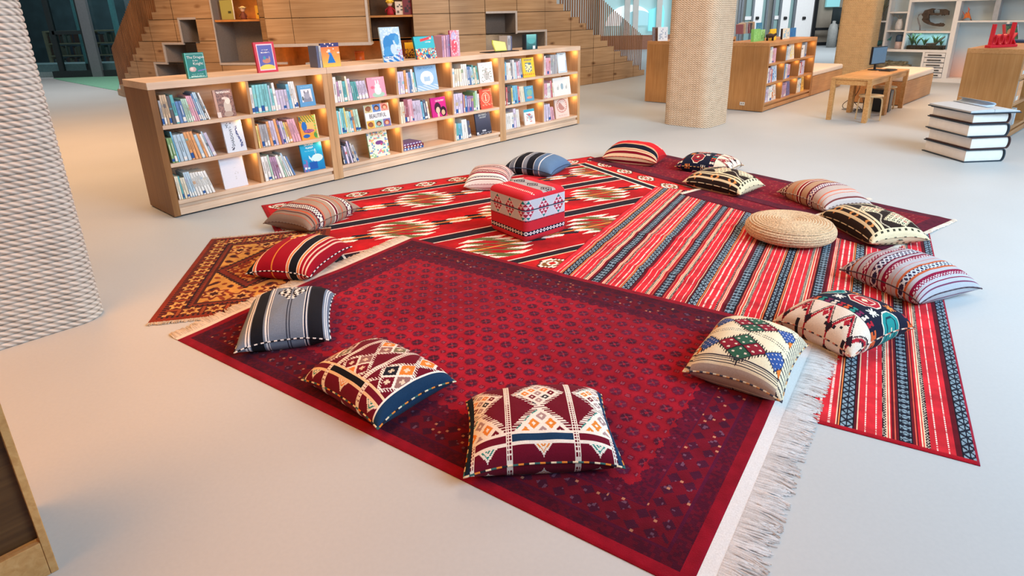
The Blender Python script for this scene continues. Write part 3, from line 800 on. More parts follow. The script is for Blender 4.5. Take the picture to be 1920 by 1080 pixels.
def cushion(label, c, ang, ab, painter, T=.2, pipe=((230, 220, 204), (40, 40, 60)), cell=.006, seed=0, tilt=0., tag=None, base_z=None):
    a, b = ab; rs = np.random.RandomState(seed+3)
    nx, ny = int(a/cell), int(b/cell)
    U, Vv = np.meshgrid(np.linspace(-1, 1, nx+1), np.linspace(-1, 1, ny+1))
    k = .075
    def outline(u, v):
        return a/2*u*(1-k*(1-v*v)*np.abs(u)**2), b/2*v*(1-k*1.1*(1-u*u)*np.abs(v)**2)
    x, y = outline(U, Vv)
    f = ((1-np.abs(U)**2.6).clip(0))**.5*((1-np.abs(Vv)**2.6).clip(0))**.5
    lump = .10*smooth_noise(U*.9, Vv*.9, 3.2, seed)+.028*smooth_noise(U, Vv, 13, seed+9)
    wr = .02*np.sin((U*Vv)*9+seed)*np.abs(U*Vv)
    zs = T*.40*(1-.35*np.abs(U*Vv)**3)+.006*smooth_noise(U, Vv, 4, seed+5)
    top = zs+T*.62*f*(1+lump)+wr*T*.6
    bot = np.maximum(zs-T*.62*f*1.05, .0)
    bot = np.where((np.abs(U) > .999) | (np.abs(Vv) > .999), zs, bot); top = np.where((np.abs(U) > .999) | (np.abs(Vv) > .999), zs, top)
    Xc, Yc = .25*(x[:-1, :-1]+x[1:, :-1]+x[:-1, 1:]+x[1:, 1:]), .25*(y[:-1, :-1]+y[1:, :-1]+y[:-1, 1:]+y[1:, 1:])
    Uc, Vc = np.meshgrid((np.arange(nx)+.5)/nx*2-1, (np.arange(ny)+.5)/ny*2-1)
    img = np.clip(painter(Uc*a/2, Vc*b/2, a, b), 0, 255)
    cx, cy = c
    if base_z is None: base_z = float(cover_height(np.array(cx), np.array(cy)))+.001
    t = thing('floor_cushion', label, 'cushion', (cx, cy, base_z), ang, 'floor cushions round the rugs')
    if tilt: t.rotation_euler = (tilt, 0, ang)
    Vt, Vb = np.stack([x, y, top], -1), np.stack([x, y, bot], -1)[:, ::-1]
    grid_object('cushion_cover', Vt, img, FABRIC, t, extra=[(Vb, img[:, ::-1])])
    # piped seam
    per = [(s, -1.) for s in np.linspace(-1, 1, 60)[:-1]]+[(1., s) for s in np.linspace(-1, 1, 48)[:-1]]+[(s, 1.) for s in np.linspace(1, -1, 60)[:-1]]+[(-1., s) for s in np.linspace(1, -1, 48)[:-1]]
    path = []; cols = []
    for i, (u, v) in enumerate(per):
        px_, py_ = outline(np.array(u), np.array(v)); iz = zs[int((v+1)/2*ny), int((u+1)/2*nx)]
        path.append((float(px_), float(py_), float(iz))); cols.append(pipe[(i//2) % len(pipe)])
    MB().tube(path, .0045, 6, closed=True, cols=cols).build('piping', FABRIC, t)
    if tag:
        u, v = tag; px_, py_ = outline(np.array(u), np.array(v)); q = MB()
        q.box(float(px_)-.03, float(px_)+.03, float(py_)-.03, float(py_)+.0, T*.28, T*.29, (30, 30, 34)); q.build('sewn_tag', FABRIC, t, label='small black sewn tag')
    return t
P2c = ((236, 220, 190), (60, 110, 110), (226, 140, 60), (40, 40, 50))
BW = ((236, 236, 236), (30, 34, 46))
cushion('maroon cushion with white latticed diamonds and two dotted lines, nearest the camera', (.075, 2.185), R(3), (.63, .49), p_kilim, .20, P2c, .004, 1)
cushion('maroon cushion with coloured four-square diamonds and dark blue edge, lying askew at lower left', (-.70, 2.61), R(-41), (.61, .47), lambda X, Y, a, b: p_kilim(X, Y, a, b, True), .19, P2c, .004, 2)
cushion('grey cushion with black bands and black-and-white star, at the left of the wine rug', (-1.36, 3.26), R(13), (.50, .62), p_grey, .20, BW, .005, 3)
cushion('deep red cushion with black and orange stripes lying on the gold rug', (-1.60, 4.22), R(-13), (.50, .62), p_redstripe, .20, BW, .005, 4)
cushion('brown striped cushion on the left corner of the bright red rug', (-1.84, 5.30), R(-25), (.52, .68), p_brown, .21, ((140, 118, 104), (110, 84, 76)), .006, 5)
cushion('off-white cushion with thin maroon stripes behind the cube pouffe', (-.28, 6.42), R(-6), (.47, .56), p_whitered, .21, ((216, 206, 200), (190, 160, 156)), .006, 6)
cushion('slate blue and black striped cushion at the back of the bright red rug', (.26, 7.0), R(-30), (.62, .54), p_slate, .2, ((60, 80, 110), (50, 64, 90)), .006, 7)
cushion('plump red bolster cushion with black and cream stripes, farthest back', (1.46, 7.36), R(-30), (.68, .42), p_redbolster, .25, ((200, 50, 54), (150, 30, 44)), .006, 8)
cushion('black cushion with red medallions and white end band, farthest back on the right', (2.22, 6.86), R(-37), (.64, .46), p_navy('x', (150, 34, 48)), .19, ((214, 170, 110), (60, 40, 40)), .006, 9)
cushion('dark brown cushion with cream diamonds behind the jute pouffe, beside the black one', (2.12, 6.06), R(-50), (.66, .46), p_cocoa, .2, ((216, 202, 170), (206, 190, 158), (206, 190, 158), (80, 80, 70)), .006, 10)
cushion('tan cushion with maroon stripes on the dark wine rug at upper right', (2.86, 5.48), R(-74), (.64, .5), p_tan, .2, ((190, 176, 168), (120, 96, 92)), .006, 11)
cushion('dark brown cushion with cream diamonds and black tag, right of the jute pouffe', (2.86, 4.66), R(-84), (.70, .47), p_cocoa, .2, ((216, 202, 170), (206, 190, 158), (206, 190, 158), (80, 80, 70)), .005, 12, tag=(.93, .12))
cushion('pale grey cushion with maroon and navy stripes at the right edge', (2.55, 3.66), R(-69), (.58, .55), p_stripe, .21, ((90, 74, 84), (70, 56, 66)), .005, 13)
cushion('navy cushion with teal and red medallions and white zigzag band', (1.82, 3.06), R(-60), (.47, .58), p_navy('y'), .21, ((226, 206, 184), (200, 120, 100), (60, 50, 60)), .0045, 14)
cushion('cream cushion with red, green and blue diamonds by the fringed rug edge', (1.16, 2.72), R(-35), (.46, .60), p_cream, .21, ((226, 214, 186), (206, 150, 100), (70, 70, 84)), .0035, 15)

# ------------------------------------------------------------------ jute pouffe and cube pouffe
JUTE = mat_plain('jute_braid', (196, 168, 136), .9, var=.22, scale=90., bump=.8)
t = thing('jute_pouffe', 'round braided jute pouffe on the striped rug', 'pouffe')
c0 = G(1475, 474); dr = c0[:2]/np.linalg.norm(c0[:2]); cc = c0[:2]+dr*.33
t.location = (cc[0], cc[1], float(cover_height(np.array(cc[0]), np.array(cc[1])))+.001)
prof = []; Rp, Hp = .332, .16
N = 420; pts = []
for i in range(N+1):
    s = i/N; th = s*PI
    # superellipse half profile from bottom centre to top centre
    r_ = Rp*abs(math.sin(th))**.62; z = Hp/2-Hp/2*math.copysign(abs(math.cos(th))**.7, math.cos(th))
    pts.append((r_, z))
acc = 0.; prev = pts[0]; 
for q in pts:
    acc += math.hypot(q[0]-prev[0], q[1]-prev[1]); prev = q
    ph = (acc/.021) % 1.; k = .008*math.sqrt(max(0, 1-(2*ph-1)**2))
    dip = -.016*math.exp(-(q[0]/.07)**2) if q[1] > Hp/2 else 0
    dz = k if q[1] > Hp/2 and q[0] < Rp*.93 else 0
    prof.append((max(.001, q[0]+(k if q[0] > Rp*.8 else 0)), max(0., q[1]+dz+dip)))
MB().lathe(prof, 72).build('braided_cover', JUTE, t)

t = thing('cube_pouffe', 'red and pale grey cube pouffe with triangle motifs on the bright red rug', 'pouffe')
cb = np.array(G(986, 460)[:2]); aR = R(39)
t.location = (cb[0], cb[1], .0095); t.rotation_euler = (0, 0, aR)
A_, B_, H_ = .455, .485, .40; rr = .05
def rbox(face, n=90):
    s = np.linspace(-.5, .5, n+1); a_, b_ = np.meshgrid(s, s)
    if face == 'x0': P = np.stack([np.full_like(a_, -.5), -a_, b_], -1)
    if face == 'x1': P = np.stack([np.full_like(a_, .5), a_, b_], -1)
    if face == 'y0': P = np.stack([a_, np.full_like(a_, -.5), b_], -1)
    if face == 'y1': P = np.stack([-a_, np.full_like(a_, .5), b_], -1)
    if face == 'z1': P = np.stack([a_, b_, np.full_like(a_, .5)], -1)
    if face == 'z0': P = np.stack([-a_, b_, np.full_like(a_, -.5)], -1)
    P = P*np.array([A_, B_, H_]); h = np.array([A_, B_, H_])/2-rr
    q = np.clip(P, -h, h); d = P-q; ln = np.linalg.norm(d, axis=-1, keepdims=True); P = q+d/np.maximum(ln, 1e-6)*rr*np.minimum(1, ln/rr*1.0+0)
    P = np.where(ln > 1e-6, q+d/np.maximum(ln, 1e-9)*rr, P)
    return P+np.array([A_/2, B_/2, H_/2])
def cubecol(P, face):
    C = .25*(P[:-1, :-1]+P[1:, :-1]+P[:-1, 1:]+P[1:, 1:]); z = C[..., 2]
    s = C[..., 0] if face[0] == 'y' else C[..., 1]
    img = fill(z.shape, (200, 44, 58)); GP = (196, 200, 210)
    if face == 'z1':
        x, y = C[..., 0], C[..., 1]
        m = (x > .2) & (x < .34); img[m] = (170, 166, 170)
        xx, yy = np.abs(x-.27), np.abs(((y+.03) % .17)-.085)
        mm = m & (xx/.055+yy/.075 < 1); img[mm & (fr((xx+yy)/.025) < .55)] = (50, 44, 56); img[m & (xx < .003)] = (40, 40, 56)
        for lx in (.10, .44):
            k = np.abs(x-lx) < .012; img[k & (np.abs(x-lx-.008*np.sign(fr(y/.022)-.5)) < .006)] = WHT
        return img
    m = (z > .185) & (z < .355); img[m] = GP
    img[m & (np.abs(z-.27) < .0035)] = (34, 50, 74)
    u = (s+.045) % .16-.08; v = np.abs(z-.27); lv = np.floor((v-.006)/.025); nn = 3-lv
    t_ = (v > .006) & (lv < 3) & (np.abs(u) < nn*.019)
    tri = np.abs(fr((u+nn*.019)/.038)-.5)*2; tri_m = tri < 1-fr((v-.006)/.025)
    img[t_] = (226, 206, 214); img[t_ & tri_m] = (170, 44, 74); img[t_ & tri_m & (lv == 2)] = (30, 130, 130)
    img[(np.abs(z-.183) < .004) & (fr(s/.014) < .5)] = (44, 40, 60)
    k = np.abs(z-.078) < .021; img[k] = (34, 34, 56); dm = np.abs(fr(s/.036)-.5)*.036+np.abs(z-.078)
    img[k & (dm < .017)] = (240, 232, 232); img[k & (dm < .007)] = (60, 60, 90)
    return img
fcs = ['x0', 'x1', 'y0', 'y1', 'z1', 'z0']; PP = [rbox(f) for f in fcs]
grid_object('woven_cover', PP[0], cubecol(PP[0], 'x0'), FABRIC, t, extra=[(p_, cubecol(p_, f)) for p_, f in zip(PP[1:], fcs[1:])])
# ------------------------------------------------------------------ long low bookcase in three units
FB = Frame(-3.2181, 5.5104, .8279)
BD, BH = .637, 1.247
NUM = ['first', 'second', 'third', 'fourth', 'fifth', 'sixth', 'seventh', 'eighth', 'ninth', 'tenth', 'eleventh', 'twelfth', 'thirteenth', 'fourteenth', 'fifteenth', 'sixteenth', 'seventeenth', 'eighteenth', 'nineteenth', 'twentieth', 'twenty-first', 'twenty-second', 'twenty-third', 'twenty-fourth', 'twenty-fifth', 'twenty-sixth']
SH = [.155, .508, .860]            # shelf surfaces, bottom to top
ROWN = ['bottom', 'middle', 'top']
BACK = .34                          # depth of a compartment
def bookcase(label, F, u0, u1, divs, depth, H, sh, endz=None, mat=None, matz=None, lamp=.5, stile=.06, rs=.062):
    mat = mat or OAK; matz = matz or OAKZ
    L = u1-u0
    t = thing('bookcase', label, 'bookcase', F.w(u0, 0), F.a, 'low oak bookcases')
    e = .0008
    MB().box(e, L-e, 0, depth, H-.064, H).build('top_board', mat, t, .003)
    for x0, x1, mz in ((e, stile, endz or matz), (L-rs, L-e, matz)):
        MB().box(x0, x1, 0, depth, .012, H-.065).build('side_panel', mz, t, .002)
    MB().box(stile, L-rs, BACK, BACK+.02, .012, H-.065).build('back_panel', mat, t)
    for i, z in enumerate(sh):
        MB().box(stile+.0005, L-rs-.0005, .004, BACK, z-.035, z).build('shelf', mat, t, .002)
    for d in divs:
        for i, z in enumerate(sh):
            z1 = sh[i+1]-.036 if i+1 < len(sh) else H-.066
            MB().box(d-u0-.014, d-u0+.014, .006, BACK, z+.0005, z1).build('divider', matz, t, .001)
    MB().box(stile, L-rs, .004, .03, .016, .082).build('plinth', mat, t, .002)
    MB().box(stile, L-rs, .035, .05, .08, .12).build('recess_panel', mat, t)
    return t
units = [(0., 1.78, [.893], 'pale oak bookcase unit nearest the left column, two columns of shelves'),
         (1.78, 4.515, [2.705, 3.583], 'pale oak bookcase unit in the middle of the long row, three columns of shelves'),
         (4.515, 6.353, [5.434], 'pale oak bookcase unit at the far end of the long row, nearest the stair')]
OAKEND = mat_wood('oak_end_shaded', (136, 92, 50), (148, 102, 58), (158, 112, 66), axis=2)  # darker copy of the oak: shade of the left-facing end put into colour
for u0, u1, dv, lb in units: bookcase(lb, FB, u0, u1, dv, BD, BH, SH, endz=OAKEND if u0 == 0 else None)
MB().box(.03, 6.32, .02, BD-.02, 0., .016).build('trim_1', BLACK, kind='structure').matrix_world = Matrix.Translation(FB.o) @ Matrix.Rotation(FB.a, 4, 'Z')  # black slab stands in for the shadow in the toe gap
# warm little lamps under the boards, one in each compartment
def lamp(F, u, v, z, e, c=(1., .60, .22)):
    a = bpy.data.lights.new('shelf_lamp', 'POINT'); a.energy = e; a.color = c; a.shadow_soft_size = .03
    o = bpy.data.objects.new('shelf_lamp', a); COL.objects.link(o); o.location = F.w(u, v, z)
COLS = [(.061, .879), (.907, 1.718), (1.841, 2.691), (2.719, 3.569), (3.597, 4.453), (4.577, 5.42), (5.448, 6.29)]
TOPZ = [.473, .824, 1.182]
for a, b in COLS:
    for r_ in range(3): lamp(FB, b-.055, .07, TOPZ[r_]-.035, .62)

# ---- books
CN = {'white': (236, 236, 234), 'cream': (232, 220, 190), 'pale blue': (164, 200, 226), 'sky blue': (72, 168, 214), 'blue': (44, 96, 168), 'navy': (34, 44, 84), 'teal': (40, 148, 156), 'turquoise': (90, 196, 206), 'mint': (164, 214, 190), 'green': (92, 150, 72), 'yellow': (238, 208, 92), 'orange': (232, 140, 64), 'red': (196, 48, 52), 'maroon': (122, 36, 54), 'pink': (226, 150, 176), 'mauve': (170, 120, 168), 'purple': (112, 74, 140), 'grey': (150, 154, 164), 'black': (36, 36, 42), 'tan': (196, 160, 118), 'lilac': (196, 184, 220)}
BOOKN = [0]
def spine_book(F, u, v, z, w, h, d, lean, cname, label, group, sticker=True, seed=0):
    r2 = random.Random(seed); c = np.array(CN[cname], float)*(.92+.12*r2.random()); c = np.clip(c*.72+72, 0, 255); sticker = sticker and r2.random() < .6
    mb = MB(); t_ = .002
    # spine in bands: front face strips
    acc = CN[r2.choice(list(CN))]
    zs = [0, .012]; cs = [tuple(c)]
    if sticker: zs += [.012+.02+.04*r2.random()]; cs += [(238, 238, 236) if r2.random() < .7 else tuple(np.array(CN['blue']))]
    k = h*(.4+.3*r2.random()); kk = k+h*.12*r2.random()+.015
    zs += [k, kk]; cs += [tuple(c), tuple(np.array(acc)*.5+c*.5) if r2.random() < .35 else tuple(c*.96)]
    zs += [h*.93, h]; cs += [tuple(c), tuple(np.clip(c*1.04, 0, 255))]
    zs = sorted(zs); g1, g2 = w*.14, w*.86; ttl = r2.random() < .6; tz0, tz1 = h*(.3+.1*r2.random()), h*(.7+.15*r2.random())
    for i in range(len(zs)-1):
        for x0, x1, f in ((0, g1, .8), (g1, g2, 1.), (g2, w, .94)):  # edge shading painted in: dark left strip, slightly darker right
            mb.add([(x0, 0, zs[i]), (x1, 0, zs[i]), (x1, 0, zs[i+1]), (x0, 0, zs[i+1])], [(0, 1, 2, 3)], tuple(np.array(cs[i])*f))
    if ttl:                                             # upright line of title lettering
        tc = (246, 246, 242) if c.mean() < 150 else tuple(c*.55)
        mb.add([(w*.4, -.0004, tz0), (w*.6, -.0004, tz0), (w*.6, -.0004, tz1), (w*.4, -.0004, tz1)], [(0, 1, 2, 3)], tc)
    mb.add([(0, 0, 0), (0, d, 0), (0, d, h), (0, 0, h)], [(0, 3, 2, 1)], tuple(c))
    mb.add([(w, 0, 0), (w, d, 0), (w, d, h), (w, 0, h)], [(0, 1, 2, 3)], tuple(c))
    # boards stand proud of the page block at the top
    pg = (240, 234, 220); e = min(.003, w*.2)
    mb.add([(0, 0, h), (w, 0, h), (w, d, h), (0, d, h), (e, .003, h), (w-e, .003, h), (w-e, d, h), (e, d, h), (e, .003, h-.004), (w-e, .003, h-.004), (w-e, d, h-.004), (e, d, h-.004)],
           [(0, 1, 5, 4), (1, 2, 6, 5), (0, 4, 7, 3), (8, 9, 10, 11), (4, 5, 9, 8), (5, 6, 10, 9), (4, 8, 11, 7)], [tuple(c)]*3+[pg]+[tuple(c)]*3)
    mb.add([(e, d, 0), (w-e, d, 0), (w-e, d, h-.004), (e, d, h-.004)], [(0, 3, 2, 1)], pg)
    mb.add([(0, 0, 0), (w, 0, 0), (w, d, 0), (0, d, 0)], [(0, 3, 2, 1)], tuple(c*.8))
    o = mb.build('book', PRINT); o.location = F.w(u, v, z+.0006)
    o.matrix_world = Matrix.Translation(F.w(u, v, z+.0006)) @ Matrix.Rotation(F.a, 4, 'Z') @ Matrix.Rotation(-lean, 4, 'Y')
    BOOKN[0] += 1
    return props(o, label, 'book', group)
def fill_row(F, u0, u1, z, n, l0, l1, hr, pal, where, v=.03, seed=0, depth=.2, gap=.32, group=None):
    """n books from u0 to about u1, leaning more and more towards the left"""
    r2 = random.Random(seed*31+5)
    hs = [hr[0]+(hr[1]-hr[0])*r2.random() for _ in range(n)]
    # books of a series share height and colour
    cs = []; 
    while len(cs) < n:
        c = r2.choice(pal); k = r2.choice([1, 1, 1, 2, 3]); cs += [c]*k
    cs = cs[:n]
    for i in range(1, n):
        if cs[i] == cs[i-1]: hs[i] = hs[i-1]
    ln = [l0+(l1-l0)*i/max(1, n-1) for i in range(n)]
    extra = sum(min(hs[i], hs[i+1])*(math.tan(ln[i+1])-math.tan(ln[i])) for i in range(n-1))
    room = (u1-u0-hs[0]*math.sin(ln[0])*0-extra)*.985
    ws = [.6+.9*r2.random() for _ in range(n)]
    for i in range(1, n):
        if cs[i] == cs[i-1]: ws[i] = ws[i-1]
    tot = sum(w_/math.cos(a) for w_, a in zip(ws, ln)); ws = [w_*room/tot for w_ in ws]
    u = u0
    for i in range(n):
        lb = '%s book spine, %s from left, %s' % (cs[i], NUM[i], where)
        spine_book(F, u, v+.004*r2.random(), z, ws[i]*.97, hs[i], depth*(.85+.2*r2.random()), ln[i], cs[i], lb, group or 'books, '+where, seed=seed*100+i)
        if i < n-1: u += ws[i]/math.cos(ln[i])+min(hs[i], hs[i+1])*(math.tan(ln[i+1])-math.tan(ln[i]))*1.01+.0004
COLN = ['first', 'second', 'third', 'fourth', 'fifth', 'sixth', 'seventh']
LIGHT = ['white', 'white', 'pale blue', 'cream', 'sky blue', 'lilac', 'grey', 'turquoise']
rows = [  # column, row (0 bottom), right end, n, lean0, lean1, heights, palette
 (0, 2, .50, 19, 1, 14, (.20, .27), ['white', 'tan', 'blue', 'sky blue', 'maroon', 'pink', 'grey', 'black', 'teal', 'pale blue', 'pink', 'mint', 'white']),
 (0, 1, .50, 14, 4, 15, (.23, .29), ['orange', 'green', 'pale blue', 'white', 'sky blue', 'lilac', 'pale blue', 'white', 'orange', 'pink']),
 (0, 0, .42, 14, 2, 15, (.20, .27), ['cream', 'white', 'white', 'pale blue', 'teal', 'mint', 'sky blue', 'navy', 'white']),
 (1, 2, 1.425, 17, 0, 6, (.19, .30), ['turquoise', 'turquoise', 'sky blue', 'white', 'lilac', 'blue', 'cream', 'white', 'orange', 'pale blue', 'sky blue']),
 (1, 1, 1.40, 17, 2, 13, (.22, .29), ['grey', 'white', 'lilac', 'purple', 'yellow', 'sky blue', 'pink', 'yellow', 'turquoise', 'cream', 'purple', 'orange', 'mint']),
 (1, 0, 1.28, 12, 4, 19, (.20, .28), ['pale blue', 'white', 'blue', 'lilac', 'mint', 'white', 'navy', 'mauve', 'mauve', 'white']),
 (2, 2, 2.31, 13, 0, 11, (.20, .30), ['white', 'cream', 'pink', 'teal', 'turquoise', 'white', 'lilac', 'white', 'mauve']),
 (2, 1, 2.16, 11, 2, 7, (.23, .29), ['turquoise', 'sky blue', 'teal', 'white', 'orange', 'pink', 'yellow', 'mint']),
 (2, 0, 2.09, 8, 6, 17, (.20, .28), ['teal', 'navy', 'black', 'white', 'lilac', 'grey']),
 (3, 2, 3.02, 10, 0, 7, (.24, .30), ['white', 'lilac', 'tan', 'orange', 'white', 'sky blue', 'blue', 'turquoise']),
 (3, 1, 3.20, 15, 1, 8, (.22, .29), ['pale blue', 'pink', 'turquoise', 'white', 'lilac', 'cream', 'yellow', 'navy', 'sky blue', 'pink', 'maroon']),
 (4, 2, 4.10, 13, 0, 9, (.22, .29), ['cream', 'blue', 'sky blue', 'teal', 'white', 'cream', 'red', 'pale blue', 'white']),
 (4, 1, 4.09, 14, 0, 2, (.20, .28), ['orange', 'yellow', 'lilac', 'purple', 'pink', 'orange', 'white', 'blue', 'mint', 'green']),
 (4, 0, 3.91, 9, 0, 8, (.20, .28), ['sky blue', 'white', 'cream', 'teal', 'sky blue', 'navy', 'turquoise']),
 (5, 2, 5.0, 13, 0, 7, (.23, .29), ['white', 'grey', 'pale blue', 'sky blue', 'white', 'maroon', 'pink', 'lilac']),
 (5, 1, 5.04, 13, 0, 9, (.21, .28), ['turquoise', 'sky blue', 'cream', 'black', 'white', 'yellow', 'pale blue', 'red', 'white']),
 (5, 0, 4.92, 8, 0, 7, (.22, .29), ['white', 'pink', 'white', 'mint', 'lilac']),
 (6, 2, 5.80, 10, 0, 2, (.23, .29), ['white', 'pink', 'navy', 'lilac', 'mauve', 'pink', 'orange', 'grey']),
 (6, 1, 5.72, 8, 0, 7, (.22, .28), ['pink', 'white', 'red', 'cream', 'yellow']),
 (6, 0, 5.74, 5, 2, 12, (.20, .26), ['pink', 'white', 'white', 'lilac', 'black'])]
for i, (c, r_, ue, n_, a0, a1, hr, pal) in enumerate(rows):
    st = COLS[c][0]+.012+.26*math.tan(R(a0))*1.12
    if (c, r_) == (4, 1): st = COLS[c][0]+.012
    fill_row(FB, st, ue, SH[r_], n_, R(a0), R(a1), hr, pal, '%s shelf of %s bookcase column' % (ROWN[r_], COLN[c]), seed=i+1)

# three books lying flat in the emptiest compartment
for k, (c_, w_, d_, h_) in enumerate((('blue', .34, .24, .03), ('maroon', .33, .235, .028), ('purple', .32, .23, .026))):
    mb = MB(); z0 = sum((.03, .028, .026)[:k]); c = CN[c_]
    mb.box(0, w_, 0, d_, 0, .003, c).box(0, w_, 0, d_, h_-.003, h_, c).box(0, w_, .0, .003, .003, h_-.003, c)
    mb.box(.003, w_-.003, .003, d_-.003, .003, h_-.003, (236, 230, 216))
    for q in range(6): mb.box(.03+q*.05, .055+q*.05, -.0008, 0, .006, h_-.006, (226, 226, 230))
    o = mb.build('book', PRINT); o.matrix_world = Matrix.Translation(FB.w(2.745, .06, SH[0]+z0+.0008+.0006*k)) @ Matrix.Rotation(FB.a+R((1, -2, 3)[k]), 4, 'Z')
    props(o, 'flat-lying book with %s cover, %s of the pile on the otherwise empty bottom shelf' % (c_, ('lowest', 'middle one', 'topmost')[k]), 'book', 'books lying flat on the bottom shelf')

# ---- face-out picture books
def ell(img, X, Y, cx, cy, rx, ry, c): img[((X-cx)/rx)**2+((Y-cy)/ry)**2 < 1] = c
def rec(img, X, Y, x0, x1, y0, y1, c): img[(X > x0) & (X < x1) & (Y > y0) & (Y < y1)] = c
def scrib(img, X, Y, cx, cy, w, h, c, k=9., seed=0):
    """a line of hand-lettering too small to read"""
    m = (np.abs(X-cx) < w) & (np.abs(Y-cy) < h); img[m & (hashc(np.floor(X*k*6), np.floor(Y*k*8), seed) > .42)] = c
def face_book(F, px_bl, px_br, px_tl, v, z, painter, label, group, th=.02, tilt=8., rz=0., spine=None, words=(), name='picture_book', h=None, cells=56, res_h=None):
    u0, _ = F.px(*px_bl, dv=v); u1, _ = F.px(*px_br, dv=v); _, zt = F.px(*px_tl, dv=v+.02)
    w = u1-u0; h = h or max(.12, (zt-z)/math.cos(R(tilt))*.985)
    t = thing(name, label, 'book', F.w(u0, v, z+.0008), 0, group)
    t.matrix_world = Matrix.Translation(F.w(u0, v, z+.0012)) @ Matrix.Rotation(F.a+R(rz), 4, 'Z') @ Matrix.Rotation(-R(tilt), 4, 'X')
    nx = cells; ny = int(cells*h/w)
    X, Y = np.meshgrid((np.arange(nx)+.5)/nx, (np.arange(ny)+.5)/ny)
    img = fill(X.shape, (230, 230, 230)); painter(img, X, Y)
    gx, gz = np.meshgrid(np.linspace(0, w, nx+1), np.linspace(0, h, ny+1))
    V = np.stack([gx, np.zeros_like(gx), gz], -1)
    sc = spine or tuple(img[ny//2, 1])
    def sheet(a, b, c, d): return np.array([[a, b], [d, c]], float)
    one = fill((1, 1), sc)
    ex = [(sheet((0, th, 0), (0, 0, 0), (0, 0, h), (0, th, h)), one),                       # spine
          (sheet((w, th, 0), (0, th, 0), (0, th, h), (w, th, h)), one),                     # back
          (sheet((w, 0, 0), (w, .002, 0), (w, .002, h), (w, 0, h)), one), (sheet((0, 0, h), (w, 0, h), (w, .002, h), (0, .002, h)), one),
          (sheet((w, .002, 0), (0, .002, 0), (0, .002, h), (w, .002, h)), one)]
    cv_ = grid_object('cover', V, img, PRINT, t, smooth=False, extra=ex)
    MB().box(.002, w-.004, .0025, th-.001, .003, h-.003).build('page_block', PAGES, t)
    for body, x, y, size, mt, rot, sx in words:
        text_mesh(body, size*h, mt, cv_, (x*w, -.0012, y*h), (PI/2, 0 if not rot else rot, 0), name='lettering', sx=sx)
    return t
def c_rabbit(im, X, Y):
    im[:] = (128, 86, 74); rec(im, X, Y, .14, .98, .03, .98, (150, 104, 90)); im[(hashc(np.floor(X*20), np.floor(Y*26)) > .6)] = (112, 72, 64)
    rec(im, X, Y, 0, .13, 0, 1, (196, 150, 130))
    ell(im, X, Y, .62, .34, .2, .26, (206, 190, 176)); ell(im, X, Y, .68, .58, .14, .12, (236, 222, 208)); ell(im, X, Y, .55, .68, .16, .045, (226, 206, 192)); ell(im, X, Y, .6, .1, .25, .1, (176, 150, 134))
    rec(im, X, Y, .0, .2, .0, .2, (226, 206, 196)); scrib(im, X, Y, .55, .9, .38, .035, (240, 226, 216))
def c_shadow(im, X, Y):
    im[:] = (216, 226, 240)
    m = (np.abs(X-.72-.08*np.sin(Y*7)) < .06) & (hashc(np.floor(X*30), np.floor(Y*40)) > .35) & (Y > .12) & (Y < .82); im[m] = (70, 84, 140)
    m = (np.abs(X-.32) < .14) & (np.abs(Y-.86) < .08) & (hashc(np.floor(X*24), np.floor(Y*34)) > .6); im[m] = (40, 46, 70)
    m = (np.abs(X-.3) < .1) & (np.abs(Y-.12) < .05) & (hashc(np.floor(X*20), np.floor(Y*30)) > .6); im[m] = (60, 60, 84)
def c_blank(im, X, Y): im[:] = (226, 228, 240); m = (np.abs(X-.62) < .08) & (np.abs(Y-.45) < .2) & (hashc(np.floor(X*24), np.floor(Y*30)) > .8); im[m] = (206, 208, 216)
def c_cat(im, X, Y):
    im[:] = (92, 156, 208); rec(im, X, Y, .18, .84, .2, .8, (224, 228, 236)); ell(im, X, Y, .52, .28, .26, .2, (136, 140, 160)); ell(im, X, Y, .52, .5, .18, .16, (160, 164, 182)); ell(im, X, Y, .4, .66, .04, .08, (110, 112, 130)); ell(im, X, Y, .64, .66, .04, .08, (110, 112, 130)); ell(im, X, Y, .24, .38, .05, .1, (80, 96, 90)); rec(im, X, Y, .18, .84, .1, .2, (92, 156, 208)); scrib(im, X, Y, .5, .9, .28, .03, (130, 186, 226))
def c_jungle(im, X, Y):
    im[:] = (240, 158, 50); ell(im, X, Y, .6, .55, .28, .3, (244, 190, 110)); m = (Y > .7) & (fr(X*7+Y*5) < .5); im[m] = (96, 150, 60); m = (X > .82) & (fr(Y*8) < .6); im[m] = (150, 190, 90); rec(im, X, Y, 0, .14, .8, .95, (90, 96, 90)); ell(im, X, Y, .26, .55, .15, .2, (34, 110, 190)); ell(im, X, Y, .3, .14, .2, .08, (30, 96, 180)); ell(im, X, Y, .48, .34, .3, .075, (110, 50, 110)); scrib(im, X, Y, .48, .34, .25, .05, (190, 110, 160)); ell(im, X, Y, .82, .14, .1, .12, (80, 150, 70)); rec(im, X, Y, .94, 1, 0, 1, (236, 226, 170))
